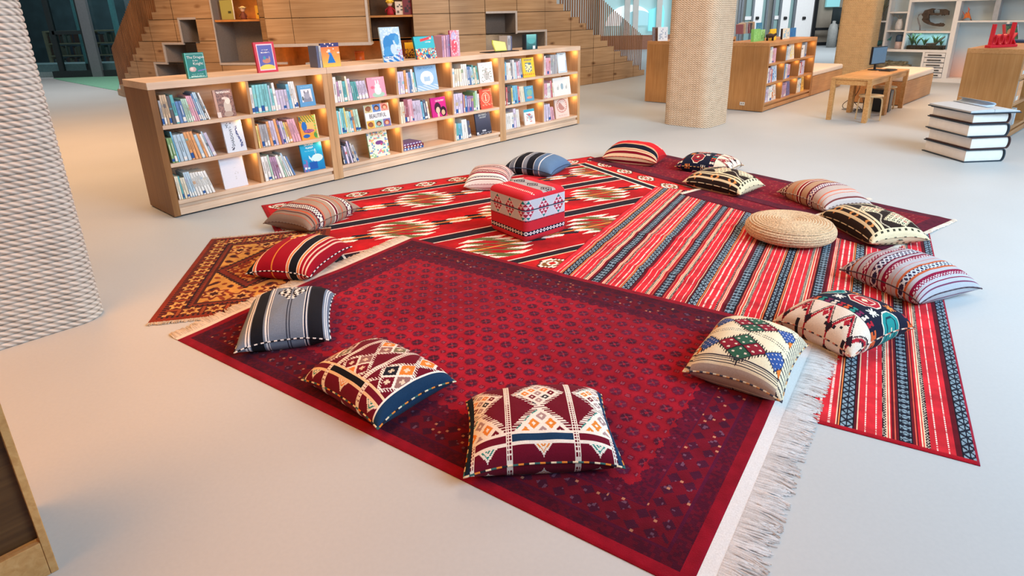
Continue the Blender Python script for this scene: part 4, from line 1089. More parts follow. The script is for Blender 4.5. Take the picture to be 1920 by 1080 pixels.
def c_whale(im, X, Y):
    g = np.clip(Y, 0, 1)[..., None]; im[:] = np.array((10, 120, 190))*(1-g)+np.array((40, 190, 226))*g
    ell(im, X, Y, .7, .42, .26, .13, (206, 236, 240)); m = (np.abs(X-.4) < .07) & (np.abs(Y-.42-.9*(.4-X)) < .05); im[m] = (206, 236, 240); ell(im, X, Y, .66, .64, .03, .1, (206, 236, 240)); ell(im, X, Y, .66, .62, .012, .07, (20, 140, 200))
    rec(im, X, Y, .28, .66, .06, .3, (20, 86, 176)); m = (X < .24) & (Y < .42) & (hashc(np.floor(X*14), np.floor(Y*18)) > .4); im[m] = (130, 110, 176); rec(im, X, Y, .06, .14, .08, .16, (236, 240, 240)); rec(im, X, Y, .18, .28, .08, .15, (190, 220, 236)); scrib(im, X, Y, .42, .9, .2, .035, (240, 250, 250)); scrib(im, X, Y, .42, .8, .17, .03, (230, 246, 250)); scrib(im, X, Y, .4, .7, .22, .012, (140, 214, 236))
def c_bunny(im, X, Y):
    im[:] = (238, 160, 186); ell(im, X, Y, .26, .5, .1, .07, (226, 110, 140)); ell(im, X, Y, .55, .12, .36, .14, (166, 206, 190)); ell(im, X, Y, .55, .32, .2, .2, (250, 232, 236)); ell(im, X, Y, .55, .55, .15, .12, (250, 236, 240)); ell(im, X, Y, .48, .74, .04, .12, (250, 232, 236)); ell(im, X, Y, .62, .74, .04, .12, (250, 232, 236)); scrib(im, X, Y, .55, .94, .25, .03, (246, 196, 206))
def c_beautiful(im, X, Y):
    im[:] = (236, 236, 240)
    tile = [(240, 190, 90), (160, 206, 196), (120, 120, 180), (206, 196, 150), (96, 140, 206), (236, 150, 140)]
    for k in range(6):
        x0 = (k % 3)/3; y0 = .0 if k < 3 else .68; rec(im, X, Y, x0+.01, x0+.32, y0, y0+.32, tile[k]); ell(im, X, Y, x0+.165, y0+.16, .11, .11, [(150, 80, 50), (90, 50, 40), (170, 80, 60)][k % 3]); ell(im, X, Y, x0+.165, y0+.14, .07, .075, [(230, 180, 150), (150, 100, 76), (206, 150, 120)][(k+1) % 3])
def c_floral(im, X, Y):
    im[:] = (240, 238, 220); h_ = hashc(np.floor(X*13), np.floor(Y*17)); b = np.maximum(np.abs(X-.5), np.abs(Y-.5))
    m = (h_ > .62) & (b > .2); C = np.array([(110, 190, 196), (240, 190, 120), (150, 200, 150), (220, 130, 150), (120, 150, 200)], float); k = (hashc(np.floor(X*13), np.floor(Y*17), 4.)*5).astype(int) % 5; im[m] = C[k[m]]
    ell(im, X, Y, .55, .55, .2, .08, (120, 70, 140)); ell(im, X, Y, .65, .48, .06, .05, (190, 80, 120)); scrib(im, X, Y, .5, .88, .3, .03, (236, 170, 90))
def c_moon(im, X, Y):
    im[:] = (150, 192, 228); ell(im, X, Y, .52, .5, .3, .28, (240, 244, 248)); rec(im, X, Y, .38, .66, .36, .58, (170, 200, 226)); ell(im, X, Y, .52, .58, .14, .04, (226, 236, 244)); m = (Y < .22) & (fr(X*4+Y*9) < .5); im[m] = (206, 224, 240); scrib(im, X, Y, .5, .9, .38, .04, (100, 150, 200))
def c_girls(im, X, Y):
    im[:] = (206, 44, 140); ell(im, X, Y, .42, .45, .22, .3, (60, 30, 50)); ell(im, X, Y, .42, .34, .13, .17, (236, 200, 176)); ell(im, X, Y, .78, .25, .2, .26, (50, 26, 44)); ell(im, X, Y, .76, .2, .12, .14, (226, 180, 150)); rec(im, X, Y, .36, .48, .0, .2, (236, 200, 190)); scrib(im, X, Y, .6, .83, .3, .05, (246, 210, 226))
def c_white(im, X, Y):
    im[:] = (238, 236, 238); ell(im, X, Y, .52, .35, .2, .22, (196, 196, 196)); ell(im, X, Y, .5, .6, .07, .14, (190, 186, 186)); m = (np.abs(X-.5) < .4) & (np.abs(Y-.42) < .36) & (hashc(np.floor(X*16), np.floor(Y*20)) > .84); im[m] = (150, 160, 150); scrib(im, X, Y, .5, .87, .3, .03, (206, 206, 216))
def c_coral(im, X, Y):
    im[:] = (226, 92, 72); rr = np.hypot((X-.5)*.85, (Y-.55)); im[np.abs(rr-.25) < .018] = (250, 210, 180); im[np.abs(rr-.17) < .012] = (250, 190, 160); rec(im, X, Y, .47, .53, .4, .72, (252, 226, 200)); m = (np.abs(Y-.2) < .05) & (fr(X*4+Y*7) < .5) & (X > .2); im[m] = (250, 170, 140); im[(X < .07) & (fr(Y*18) < .5)] = (120, 60, 50); im[(X > .9) & (fr(Y*14) < .5)] = (244, 150, 110); scrib(im, X, Y, .6, .9, .3, .03, (250, 190, 160))
def c_dark(im, X, Y):
    g = np.clip(Y, 0, 1)[..., None]; im[:] = np.array((44, 48, 66))*(1-g)+np.array((96, 100, 122))*g
    rec(im, X, Y, .0, .12, .03, .14, (226, 228, 236)); rec(im, X, Y, .38, .62, .14, .2, (190, 194, 206)); m = (Y < .08) & (hashc(np.floor(X*20), np.floor(Y*40)) > .6); im[m] = (180, 184, 196); rec(im, X, Y, 0, 1, .98, 1, (206, 210, 220))
def c_yellow(im, X, Y):
    im[:] = (244, 206, 70); ell(im, X, Y, .5, .5, .3, .26, (246, 232, 180)); m = (np.abs(X-.5) < .26) & (np.abs(Y-.5) < .24) & (hashc(np.floor(X*12), np.floor(Y*16)) > .62); im[m] = (90, 130, 150); scrib(im, X, Y, .5, .88, .32, .03, (70, 110, 150)); m = (np.abs(Y-.14) < .04) & (fr(X*6) < .5); im[m] = (230, 130, 70)
def c_crab(im, X, Y):
    im[:] = (96, 170, 206); ell(im, X, Y, .55, .55, .3, .22, (140, 190, 170)); ell(im, X, Y, .5, .24, .3, .08, (226, 120, 110)); scrib(im, X, Y, .5, .24, .26, .06, (240, 170, 150)); scrib(im, X, Y, .5, .88, .3, .03, (190, 220, 230))
def c_cyan(im, X, Y):
    im[:] = (240, 240, 238); rec(im, X, Y, 0, 1, .84, 1, (60, 176, 206)); ell(im, X, Y, .55, .5, .2, .2, (190, 206, 206)); m = (np.abs(X-.5) < .3) & (np.abs(Y-.45) < .28) & (hashc(np.floor(X*14), np.floor(Y*18)) > .75); im[m] = (214, 110, 110); m = (np.abs(X-.5) < .3) & (np.abs(Y-.5) < .24) & (hashc(np.floor(X*14), np.floor(Y*18), 6) > .8); im[m] = (110, 160, 190)
def c_paleblue(im, X, Y): im[:] = (236, 244, 248); m = (np.abs(np.maximum(np.abs(X-.5), np.abs(Y-.5))-.45) < .02); im[m] = (170, 206, 226); scrib(im, X, Y, .5, .9, .2, .02, (150, 150, 160)); rec(im, X, Y, .9, .96, .05, .6, (120, 160, 200))
def c_notes(im, X, Y):
    im[:] = (240, 238, 236)
    for x0 in (.25, .5, .75): ell(im, X, Y, x0, .42, .05, .1, (190, 196, 196)); rec(im, X, Y, x0+.03, x0+.05, .42, .62, (200, 190, 180))
    ell(im, X, Y, .5, .5, .08, .18, (150, 180, 196))
def c_plate(im, X, Y):
    im[:] = (240, 214, 204); rr = np.hypot((X-.5), (Y-.6)*1.1); im[rr < .38] = (206, 130, 120); im[rr < .34] = (246, 230, 222); im[rr < .25] = (196, 140, 130); im[(rr < .25) & (X+Y > 1.15)] = (236, 214, 206); m = (rr > .25) & (rr < .34) & (fr(np.arctan2(Y-.6, X-.5)*3) < .4); im[m] = (214, 150, 140); scrib(im, X, Y, .5, .12, .3, .03, (214, 170, 160))
FG = 'picture books shown face out on the shelves'
face = [
 ((408.8, 217), (444, 216.4), (401, 169), 2, c_rabbit, 'brown picture book with a white rabbit, face out on the top shelf, first column', ()),
 ((427.7, 286.8), (464, 283), (416.6, 228.5), 1, c_shadow, 'white book with black sideways title and blue plants, face out, first column', (('SHADOW', .38, .47, .13, INKB, -PI/2, 1.),)),
 ((422, 351.6), (466, 346.4), (413, 298.5), 0, c_blank, 'almost blank white book face out on the bottom shelf, first column', ()),
 ((564, 200), (592.9, 196.6), (553.5, 160.6), 2, c_cat, 'square blue book with a grey cat photo, face out, second column', ()),
 ((567, 263.5), (598.8, 258.3), (552, 219.4), 1, c_jungle, 'orange and green jungle picture book face out, second column', ()),
 ((571.6, 323), (611, 315.3), (563.3, 268.7), 0, c_whale, 'bright blue picture book with a white whale, face out, second column', ()),
 ((692.9, 181.9), (725, 178.4), (688.7, 146), 2, c_bunny, 'pink picture book with a white bunny, face out, third column', ()),
 ((688.7, 239.7), (734.3, 235), (684.8, 198), 1, c_beautiful, 'picture book with six faces and a white title band, face out, third column', (('BEAUTIFUL', .5, .5, .25, INKB, 0, .72),)),
 ((695, 295.7), (732, 291), (690, 249), 0, c_floral, 'cream book with scattered coloured flowers, face out, third column', ()),
 ((783.5, 172.6), (823, 167.5), (778.3, 124), 2, c_moon, 'large pale blue book with a white disc, face out, fourth column', ()),
 ((811.9, 222.4), (839, 218.9), (809, 184), 1, c_girls, 'magenta book with two dark-haired girls, face out, fourth column', ()),
 ((900.5, 155), (926.4, 153), (896.3, 118), 2, c_white, 'white book with a grey drawing, face out on the top shelf, fifth column', ()),
 ((901.5, 205), (924.8, 201.5), (900.5, 168), 1, c_coral, 'coral red book with a ring emblem, face out, fifth column', ()),
 ((895, 251), (922.5, 249), (893.6, 212), 0, c_dark, 'dark grey book with white capitals, face out on the bottom shelf, fifth column', (("BATMAN'S", .5, .88, .17, INKW, 0, .62), ('DARK SECRET', .5, .765, .09, INKW, 0, .72))),
 ((982, 145.7), (1003.7, 143), (981.9, 108.7), 2, c_yellow, 'yellow picture book face out on the top shelf, sixth column', ()),
 ((985.6, 191), (1001.9, 189), (982.8, 162.4), 1, c_crab, 'blue book with red lettering, face out, sixth column', ()),
 ((985, 237.4), (1004, 233.7), (985, 206), 0, c_cyan, 'small white book with a cyan top band, face out, sixth column', ()),
 ((1047.5, 136.5), (1063.7, 134.6), (1041, 99.4), 2, c_paleblue, 'white book with pale blue border, face out, top shelf, seventh column', ()),
 ((1039.5, 180), (1070.7, 177), (1039, 146.7), 1, c_notes, 'white book with little drawn figures, face out, seventh column', ()),
 ((1043, 221.7), (1068, 219.8), (1038, 185.6), 0, c_plate, 'pale pink book with a round plate picture, face out, seventh column', ())]
for bl, br, tl_, r_, pt, lb, wd in face:
    face_book(FB, bl, br, tl_, .05, SH[r_], pt, lb, FG, words=wd)
# ---- standing on top of the bookcase
def c_dragon(im, X, Y):
    im[:] = (36, 128, 122); b = np.maximum(np.abs(X-.5)*1.0, np.abs(Y-.5)); im[np.abs(b-.455) < .008] = (190, 226, 214); ell(im, X, Y, .3, .36, .18, .1, (206, 176, 170)); ell(im, X, Y, .26, .38, .08, .06, (236, 214, 206)); m = (np.abs(Y-.3-.1*(X-.7)) < .02) & (X > .55); im[m] = (130, 120, 190); scrib(im, X, Y, .5, .16, .3, .016, (150, 206, 196)); scrib(im, X, Y, .5, .08, .36, .022, (190, 226, 214)); rec(im, X, Y, 0, .05, 0, 1, (90, 190, 180))
def c_lamp(im, X, Y):
    im[:] = (206, 50, 72); rec(im, X, Y, .1, .9, .07, .93, (244, 206, 216)); ins = (X > .15) & (X < .85) & (Y > .1) & (Y < .9); im[ins] = (92, 98, 176); m = ins & (((X-.5)/.42)**2+((Y-.1)/.16)**2 < 1); im[m] = (246, 214, 90); ell(im, X, Y, .5, .38, .2, .08, (200, 130, 110)); ell(im, X, Y, .42, .48, .07, .06, (60, 150, 180)); ell(im, X, Y, .66, .46, .03, .07, (190, 150, 160)); scrib(im, X, Y, .5, .74, .16, .018, WHT); scrib(im, X, Y, .5, .66, .22, .02, WHT)
def c_dance(im, X, Y):
    g = np.clip(Y, 0, 1)[..., None]; im[:] = np.array((246, 196, 90))*(1-g)+np.array((236, 110, 70))*g; im[Y > .84] = (60, 64, 120); m = (np.abs(X-.5) < .05+.28*np.clip(.55-Y, 0, 1)*1.6) & (Y > .16) & (Y < .58); im[m] = (36, 120, 200); ell(im, X, Y, .42, .66, .07, .08, (250, 220, 200)); rec(im, X, Y, .38, .5, .52, .62, (60, 140, 210)); m = (hashc(np.floor(X*14), np.floor(Y*18)) > .93) & (Y > .5); im[m] = (250, 220, 210); ell(im, X, Y, .72, .5, .1, .14, (240, 160, 80))
def c_horse(im, X, Y):
    im[:] = (176, 208, 230); im[hashc(np.floor(X*16), np.floor(Y*24)) > .7] = (206, 226, 240); ell(im, X, Y, .35, .5, .26, .26, (56, 134, 200)); ell(im, X, Y, .3, .25, .24, .2, (70, 150, 212)); ell(im, X, Y, .66, .72, .26, .1, (60, 140, 206)); ell(im, X, Y, .8, .62, .12, .14, (84, 160, 214)); ell(im, X, Y, .55, .36, .12, .14, (190, 214, 232)); m = (Y < .2) & (fr(X*3+Y*6) < .5); im[m] = (40, 120, 196); scrib(im, X, Y, .3, .14, .2, .02, WHT); scrib(im, X, Y, .3, .08, .2, .02, WHT); m = (X > .75) & (Y < .35) & (hashc(np.floor(X*20), np.floor(Y*30)) > .6); im[m] = (196, 150, 190)
def c_party(im, X, Y):
    im[:] = (60, 182, 200); m = (Y < .46) & (hashc(np.floor(X*20), np.floor(Y*18)) > .25); k = (hashc(np.floor(X*20), np.floor(Y*18), 3.)*5).astype(int) % 5; C = np.array([(246, 206, 90), (226, 80, 70), (70, 90, 140), (240, 236, 220), (236, 150, 110)], float); im[m] = C[k[m]]; m = (np.abs(Y-.88-.2*(X-.6)) < .06) & (X > .3) & (X < .9); im[m] = (226, 70, 80); scrib(im, X, Y, .7, .74, .16, .025, WHT); ell(im, X, Y, .82, .9, .06, .04, (240, 200, 190)); rec(im, X, Y, .5, .68, .04, .2, (40, 80, 150))
def c_yel2(im, X, Y): im[:] = (240, 184, 40); m = (Y < .6) & (hashc(np.floor(X*12), np.floor(Y*16)) > .45); im[m] = (110, 60, 50)
def c_pinkart(im, X, Y): im[:] = (232, 140, 160); ell(im, X, Y, .4, .75, .3, .2, (190, 180, 220)); ell(im, X, Y, .4, .4, .3, .26, (232, 96, 116)); rec(im, X, Y, .75, 1, 0, 1, (206, 170, 190)); m = hashc(np.floor(X*10), np.floor(Y*22)) > .85; im[m] = (244, 214, 220)
TG = 'books standing on top of the long bookcase'
TZ = BH
face_book(FB, (354, 146), (389.4, 143), (346, 99), .03, TZ, c_dragon, 'teal picture book with curly white title on top of the bookcase, leftmost', TG, th=.045, tilt=2, spine=(50, 150, 142), words=(('The Dragon', .54, .82, .145, INKW, 0, .95), ('& the', .5, .69, .09, INKW, 0, 1.), ('Knight', .62, .57, .15, INKW, 0, 1.)))
face_book(FB, (484.7, 134), (522, 131), (475, 79), .03, TZ, c_lamp, 'pink-red book with blue centre and yellow moon, standing on top of the bookcase', TG, th=.03, tilt=5, spine=(190, 40, 64))
face_book(FB, (606, 123.7), (639.6, 120.8), (601.6, 81), .04, TZ, c_dance, 'orange book with a dancer in a blue dress, on top of the bookcase', TG, th=.025, tilt=3, spine=(60, 56, 90))
face_book(FB, (720, 113.5), (756.7, 110.4), (713.3, 50.6), .02, TZ, c_horse, 'tall pale blue book with a blue animal, on top of the bookcase', TG, th=.02, tilt=7)
face_book(FB, (761, 104.5), (778, 102), (759, 79.6), .33, TZ, c_yel2, 'small yellow book standing behind the teal one on the bookcase', TG, th=.02, tilt=3)
face_book(FB, (782.7, 109.4), (819.6, 106), (777, 68.8), .03, TZ, c_party, 'teal book with a colourful crowd, propped on top of the bookcase', TG, th=.03, tilt=12, spine=(20, 110, 120))
face_book(FB, (846, 103.5), (863, 103), (846, 56.5), .04, TZ, c_pinkart, 'pink illustrated book, front one of the mauve set on the bookcase', TG, th=.03, tilt=1, spine=(170, 70, 110))
u_, _ = FB.px(846, 103.5, .04)
for k, (c_, w_) in enumerate((('purple', .03), ('mauve', .035), ('pink', .025), ('mauve', .03))):
    spine_book(FB, u_-.034*(k+1)-.002, .05, TZ, w_, .27-.004*k, .18, 0, c_, '%s book beside the pink one on top of the bookcase, %s' % (c_, ['nearest to it', 'second from it', 'third from it', 'farthest from it'][k]), TG, sticker=False, seed=900+k)
u_, _ = FB.px(606, 123.7, .05)
for k, c_ in enumerate(('grey', 'navy')):
    spine_book(FB, u_-.03*(k+1)-.002, .05, TZ, .027, .225, .16, 0, c_, '%s book left of the dancer book on top of the bookcase' % c_, TG, sticker=False, seed=930+k)
# yellow-green book lying open on a black stand, with a dark one behind
ua, _ = FB.px(914, 97, .1); ub, _ = FB.px(968, 92, .1)
tS = thing('book_stand', 'flat black wire book stand on top of the bookcase', 'book stand', FB.w(ua, .05, TZ+.001), FB.a)
mb = MB(); W_ = ub-ua
for y in (.0, .1, .2): mb.tube([(0, y, .006), (W_, y, .006)], .005, 6)
for x in (0, W_*.5, W_): mb.tube([(x, 0, .006), (x, .2, .006)], .005, 6)
mb.build('wire_frame', BLACK, tS)
tb = thing('open_book', 'yellow-green book lying tilted on the black stand', 'book', FB.w(ua+.07, .07, TZ+.02), FB.a-.12, TG)
mb = MB(); mb.prism([(0, .10), (.05, .0), (.26, .0), (.23, .115), (.0, .15)], 0, .012, (196, 206, 90)); mb.build('cover', PRINT, tb)
mb = MB(); mb.prism([(.01, .108), (.055, .01), (.25, .01), (.222, .112), (.012, .142)], -.003, -.0005, (236, 232, 150)); mb.build('page', PRINT, tb)
spine_book(FB, ub-.10, .18, TZ, .07, .21, .16, 0, 'grey', 'dark grey book upright behind the black stand on the bookcase', TG, sticker=False, seed=941)
spine_book(FB, ub-.025, .185, TZ, .03, .20, .15, 0, 'navy', 'navy book upright at the right end of the black stand', TG, sticker=False, seed=942)
def c_sea(im, X, Y): g = np.clip(Y, 0, 1)[..., None]; im[:] = np.array((30, 80, 90))*(1-g)+np.array((130, 206, 206))*g; im[(X < .1) | (X > .9)] = (26, 40, 52); rec(im, X, Y, .6, .8, .02, .25, (220, 230, 236)); ell(im, X, Y, .5, .55, .3, .18, (90, 176, 180))
face_book(FB, (985, 92), (1008, 90.5), (984.6, 64.6), .12, TZ, c_sea, 'dark-edged turquoise book at the right end of the bookcase top', TG, th=.06, tilt=0, spine=(30, 40, 50))
# ------------------------------------------------------------------ round wooden mound with stairs at both ends
MC = np.array([-3.99, 21.07]); MR = 7.94
def dl(phi): return float(np.interp(math.degrees(phi), [-90, -65, -40, 0, 46, 52, 58, 65, 71, 80, 95], [.05, .02, -.03, -.16, -.24, -.19, -.08, .10, .36, .85, 1.6]))
def cyl(px, py, rr=MR):
    """(angle, height) where a pixel's ray first meets the mound's curved wall; angle 0 faces the camera side"""
    d = ray(px, py); o = -MC
    a = d[0]**2+d[1]**2; b = o[0]*d[0]+o[1]*d[1]; off = 0.
    for _ in range(30):
        c = o@o-(rr+off)**2; q = b*b-a*c
        t_ = (-b-math.sqrt(max(q, 0)))/a
        x, y = t_*d[0]-MC[0], t_*d[1]-MC[1]; ph_ = math.atan2(x, -y); off = .6*off+.4*dl(ph_)
    return ph_, CAMH+t_*d[2]
def mp(phi, z, rr=MR):
    rr = rr+dl(phi); return (MC[0]+rr*math.sin(phi), MC[1]-rr*math.cos(phi), z)
SR = .15
right_px = [1195, 1130, 1058, 990, 912, 833, 757, 675, 588, 500, 415, 318, 232, 150]
right_py = [840, 785, 735, 670, 607, 545, 475, 405, 340, 265, 190, 110, 38, -30]
RPH = [cyl(1020+x/6.354, y/6.354)[0] for x, y in zip(right_px, right_py)]
left_px = [945, 975, 1000, 1030, 1060, 1095, 1125, 1160, 1195, 1225, 1260, 1305, 1345, 1385]
left_py = [950, 895, 840, 780, 715, 655, 590, 525, 450, 380, 310, 225, 150, 70]
LPH = [cyl(60+x/6., y/6.)[0] for x, y in zip(left_px, left_py)]
def top_at(phi):
    k = sum(1 for p_ in RPH if phi < p_); j = sum(1 for p_ in LPH if phi > p_)
    h = min(k, j)*SR
    if min(k, j) >= 14: h = 3.2
    return h
PH0, PH1 = LPH[0]-.002, RPH[0]+.002
def pcol(x, y): return cyl(x, y)[0]
seams = sorted([PH0]+[pcol(x, 60) for x in (282, 330, 405, 490, 565, 695, 776, 845, 911, 970, 1022, 1070)]+[pcol(1112, 120), pcol(1151, 130), pcol(1187, 140)]+[PH1]+[pcol(250, 90)])
# openings: (px left, px right, z0, z1)
def opn(x0, x1, z0, z1, y=60): return (pcol(x0, y), pcol(x1, y), z0, z1)
OPEN = [opn(405, 490, .9, 2.25), opn(341, 371, 1.30, 1.78, 60), opn(311, 371, .88, 1.32, 100), opn(294, 371, .45, .90, 130),
        opn(500, 776, .35, 1.32, 90), opn(695, 776, 1.28, 2.3), opn(911, 966, 1.33, 1.77, 40), opn(911, 1022, .95, 1.35, 75)]
mb = MB(); bk = MB(); uvs = []
def is_open(p_, z): return any(a < p_ < b and c < z < d for a, b, c, d in OPEN)
def curved(mb_, a, b, z0, z1, rr, n=None, uvl=None):
    n = n or max(1, int((b-a)*MR/.12))
    vs = []; 
    for i in range(n+1):
        q = a+(b-a)*i/n; vs += [mp(q, z0, rr), mp(q, z1, rr)]
        if uvl is not None: uvl += [(q*MR, z0), (q*MR, z1)]
    mb_.add(vs, [(2*i, 2*i+2, 2*i+3, 2*i+1) for i in range(n)], None, False)
zr = [0, .45, .9, 1.345, 1.79, 2.24, 2.7, 3.2]
gp = .006
for i in range(len(seams)-1):
    for j in range(len(zr)-1):
        a, b, z0, z1 = seams[i], seams[i+1], zr[j], zr[j+1]
        ca = sorted({a, b} | {p_ for o in OPEN for p_ in o[:2] if a < p_ < b} | {p_ for p_ in RPH+LPH if a < p_ < b})
        cz = sorted({z0, z1} | {z for o in OPEN for z in o[2:] if z0 < z < z1} | {k*SR for k in range(1, 22) if z0 < k*SR < z1})
        for ii in range(len(ca)-1):
            for jj in range(len(cz)-1):
                pm, zm = (ca[ii]+ca[ii+1])/2, (cz[jj]+cz[jj+1])/2
                if is_open(pm, zm) or zm > top_at(pm): continue
                A, B, Z0, Z1 = ca[ii], ca[ii+1], cz[jj], cz[jj+1]
                curved(bk, A, B, Z0, Z1, MR-.03)
                if A == a: A += gp/MR
                if B == b: B -= gp/MR
                if Z0 == z0: Z0 += gp
                if Z1 == z1: Z1 -= gp
                curved(mb, A, B, Z0, Z1, MR, uvl=uvs)
w_ = mb.build('wall_back', RUSTIC, kind='structure')
ul = w_.data.uv_layers.new(name='UVMap'); li = np.zeros(len(w_.data.loops), dtype=np.int32); w_.data.loops.foreach_get('vertex_index', li)
ul.data.foreach_set('uv', np.array(uvs, dtype=np.float32)[li].ravel())
DARKGAP = mat_plain('seam_shadow', (70, 44, 24), .9)
bk.build('trim_2', DARKGAP, kind='structure')
# treads
mb = MB()
ph = sorted(RPH+LPH)
for i in range(len(ph)-1):
    a, b = ph[i], ph[i+1]; h = top_at((a+b)/2)
    if h <= 0 or h > 3: continue
    n = 3
    vs = []
    for k in range(n+1):
        q = a+(b-a)*k/n; vs += [mp(q, h-.0, MR), mp(q, h, MR-1.4)]
    mb.add(vs, [(2*k, 2*k+2, 2*k+3, 2*k+1) for k in range(n)])
for arr, sg in ((RPH, 1), (LPH, -1)):
    for k, p_ in enumerate(arr):
        mb.add([mp(p_, k*SR), mp(p_, (k+1)*SR), mp(p_, (k+1)*SR, MR-1.4), mp(p_, k*SR, MR-1.4)], [(0, 1, 2, 3)])
mb.build('trim_3', mat_wood('tread_oak', (150, 104, 62), (176, 126, 80), (196, 148, 102), axis=2), kind='structure')
# recesses
NOOK = mat_wood('nook_wood', (150, 92, 44), (176, 112, 58), (196, 134, 78), axis=0, coord='UV')
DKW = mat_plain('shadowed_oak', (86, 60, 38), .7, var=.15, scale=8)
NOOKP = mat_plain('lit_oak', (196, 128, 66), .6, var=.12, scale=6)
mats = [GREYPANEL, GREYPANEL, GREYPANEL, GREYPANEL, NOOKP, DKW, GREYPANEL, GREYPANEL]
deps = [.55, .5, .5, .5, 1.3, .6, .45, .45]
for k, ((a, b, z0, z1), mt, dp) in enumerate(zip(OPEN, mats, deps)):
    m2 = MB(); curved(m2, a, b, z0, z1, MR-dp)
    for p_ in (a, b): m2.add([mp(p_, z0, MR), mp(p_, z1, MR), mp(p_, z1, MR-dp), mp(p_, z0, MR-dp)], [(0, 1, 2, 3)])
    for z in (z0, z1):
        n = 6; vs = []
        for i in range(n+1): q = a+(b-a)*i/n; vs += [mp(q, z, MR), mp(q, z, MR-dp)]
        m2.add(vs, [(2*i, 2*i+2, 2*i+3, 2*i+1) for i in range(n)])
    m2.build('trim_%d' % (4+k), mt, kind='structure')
def rimbar(mb_, a, b, z0, z1, r0=MR-.02, r1=MR+.02):
    n = max(1, int((b-a)*MR/.2))
    for i in range(n):
        p0, p1 = a+(b-a)*i/n, a+(b-a)*(i+1)/n
        vs = [mp(p0, z0, r1), mp(p1, z0, r1), mp(p1, z1, r1), mp(p0, z1, r1), mp(p0, z0, r0), mp(p1, z0, r0), mp(p1, z1, r0), mp(p0, z1, r0)]
        mb_.add(vs, [(0, 1, 2, 3), (7, 6, 5, 4), (0, 4, 5, 1), (3, 2, 6, 7), (0, 3, 7, 4), (1, 5, 6, 2)])
mb = MB(); tw = .045; ta = tw/MR
o6, o7, o1, o2, o3, o0 = OPEN[6], OPEN[7], OPEN[1], OPEN[2], OPEN[3], OPEN[0]
rimbar(mb, o6[0], o6[1]+ta, o6[3], o6[3]+tw); rimbar(mb, o6[1], o6[1]+ta, o6[2], o6[3]); rimbar(mb, o6[1], o7[1]+ta, o7[3], o7[3]+tw); rimbar(mb, o7[1], o7[1]+ta, o7[2], o7[3])
rimbar(mb, o1[0]-ta, o1[1], o1[3], o1[3]+tw); rimbar(mb, o1[0]-ta, o1[0], o1[2], o1[3]); rimbar(mb, o2[0]-ta, o1[0], o2[3]-tw, o2[3]); rimbar(mb, o2[0]-ta, o2[0], o2[2], o2[3]-tw); rimbar(mb, o3[0]-ta, o2[0], o3[3]-tw, o3[3]); rimbar(mb, o3[0]-ta, o3[0], o3[2], o3[3]-tw)
rimbar(mb, o0[0]-ta*.6, o0[0], o0[2], o0[3]); rimbar(mb, o0[0]-ta*.6, o0[1]+.06, o0[2]-tw, o0[2])
mb.build('trim_13', GREYTRIM, kind='structure')
# overhanging box in the middle of the mound
pa, pb = pcol(520, 60), pcol(697, 60)
mb = MB(); uvb = []
RB = MR+.45
n = 10; vs = []
def boxq(a, b, z0, z1, rr):
    k = max(1, int((b-a)*MR/.15)); vv_ = []
    for i in range(k+1):
        q = a+(b-a)*i/k
        for z in (z0, z1): vv_.append(mp(q, z, rr)); uvb.append((q*MR*.9+3.3, z))
    mb.add(vv_, [(2*i, 2*i+2, 2*i+3, 2*i+1) for i in range(k)])
pmid = pcol(566, 60)
for a, b in ((pa, pmid), (pmid, pb)):
    for z0, z1 in ((1.28, 1.76), (1.772, 2.25), (2.262, 3.2)): boxq(a+.0005, b-.0005, z0, z1, RB)
for p_ in (pa, pb):
    mb.add([mp(p_, 1.28, RB), mp(p_, 3.2, RB), mp(p_, 3.2, MR), mp(p_, 1.28, MR)], [(0, 1, 2, 3)]); uvb += [(0, 1.3), (0, 3.2), (.5, 3.2), (.5, 1.3)]
bx_ = mb.build('overhanging_box', RUSTIC, label=None)
ul = bx_.data.uv_layers.new(name='UVMap'); li = np.zeros(len(bx_.data.loops), dtype=np.int32); bx_.data.loops.foreach_get('vertex_index', li)
ul.data.foreach_set('uv', np.array(uvb, dtype=np.float32)[li].ravel())
bx_.name = 'trim_14'; bx_['kind'] = 'structure'
mb = MB(); rimbar(mb, pa, pb, 1.22, 1.28, MR-.3, RB+.02); rimbar(mb, pb-.006, pb, 1.28, 3.2, RB-.05, RB+.02); mb.build('trim_15', GREYTRIM, kind='structure')
# things in the mound's niches
mb = MB(); rimbar(mb, OPEN[5][0], OPEN[5][1], 1.74, 1.78, MR-.58, MR-.02); mb.build('trim_16', NOOKP, kind='structure')
mb = MB(); rimbar(mb, OPEN[0][0], OPEN[0][1], 1.72, 1.76, MR-.53, MR-.02); mb.build('trim_17', NOOKP, kind='structure')
mb = MB(); curved(mb, OPEN[0][0], OPEN[0][1], 1.77, 2.25, MR-.5); mb.build('trim_18', NOOKP, kind='structure')
mb = MB(); rimbar(mb, pcol(470, 110), pcol(560, 110), .62, .72, MR-.9, MR+.35); rimbar(mb, pcol(560, 100), pcol(640, 100), .80, .86, MR-1.0, MR-.3); rimbar(mb, pcol(668, 100), pcol(745, 100), .70, .76, MR-1.0, MR-.2); mb.build('trim_19', CREAM, kind='structure')
mb = MB(); rimbar(mb, pcol(470, 110), pcol(560, 110), .0, .62, MR-.9, MR+.32); rimbar(mb, pcol(560, 100), pcol(745, 100), .2, .7, MR-1.0, MR-.25); mb.build('trim_20', GREYPANEL, kind='structure')
def mlamp(px_, py_, z, e, rr): a, _ = cyl(px_, py_); q = mp(a, z, rr); lamp(Frame(0, 0, 0), q[0], q[1], q[2], e)
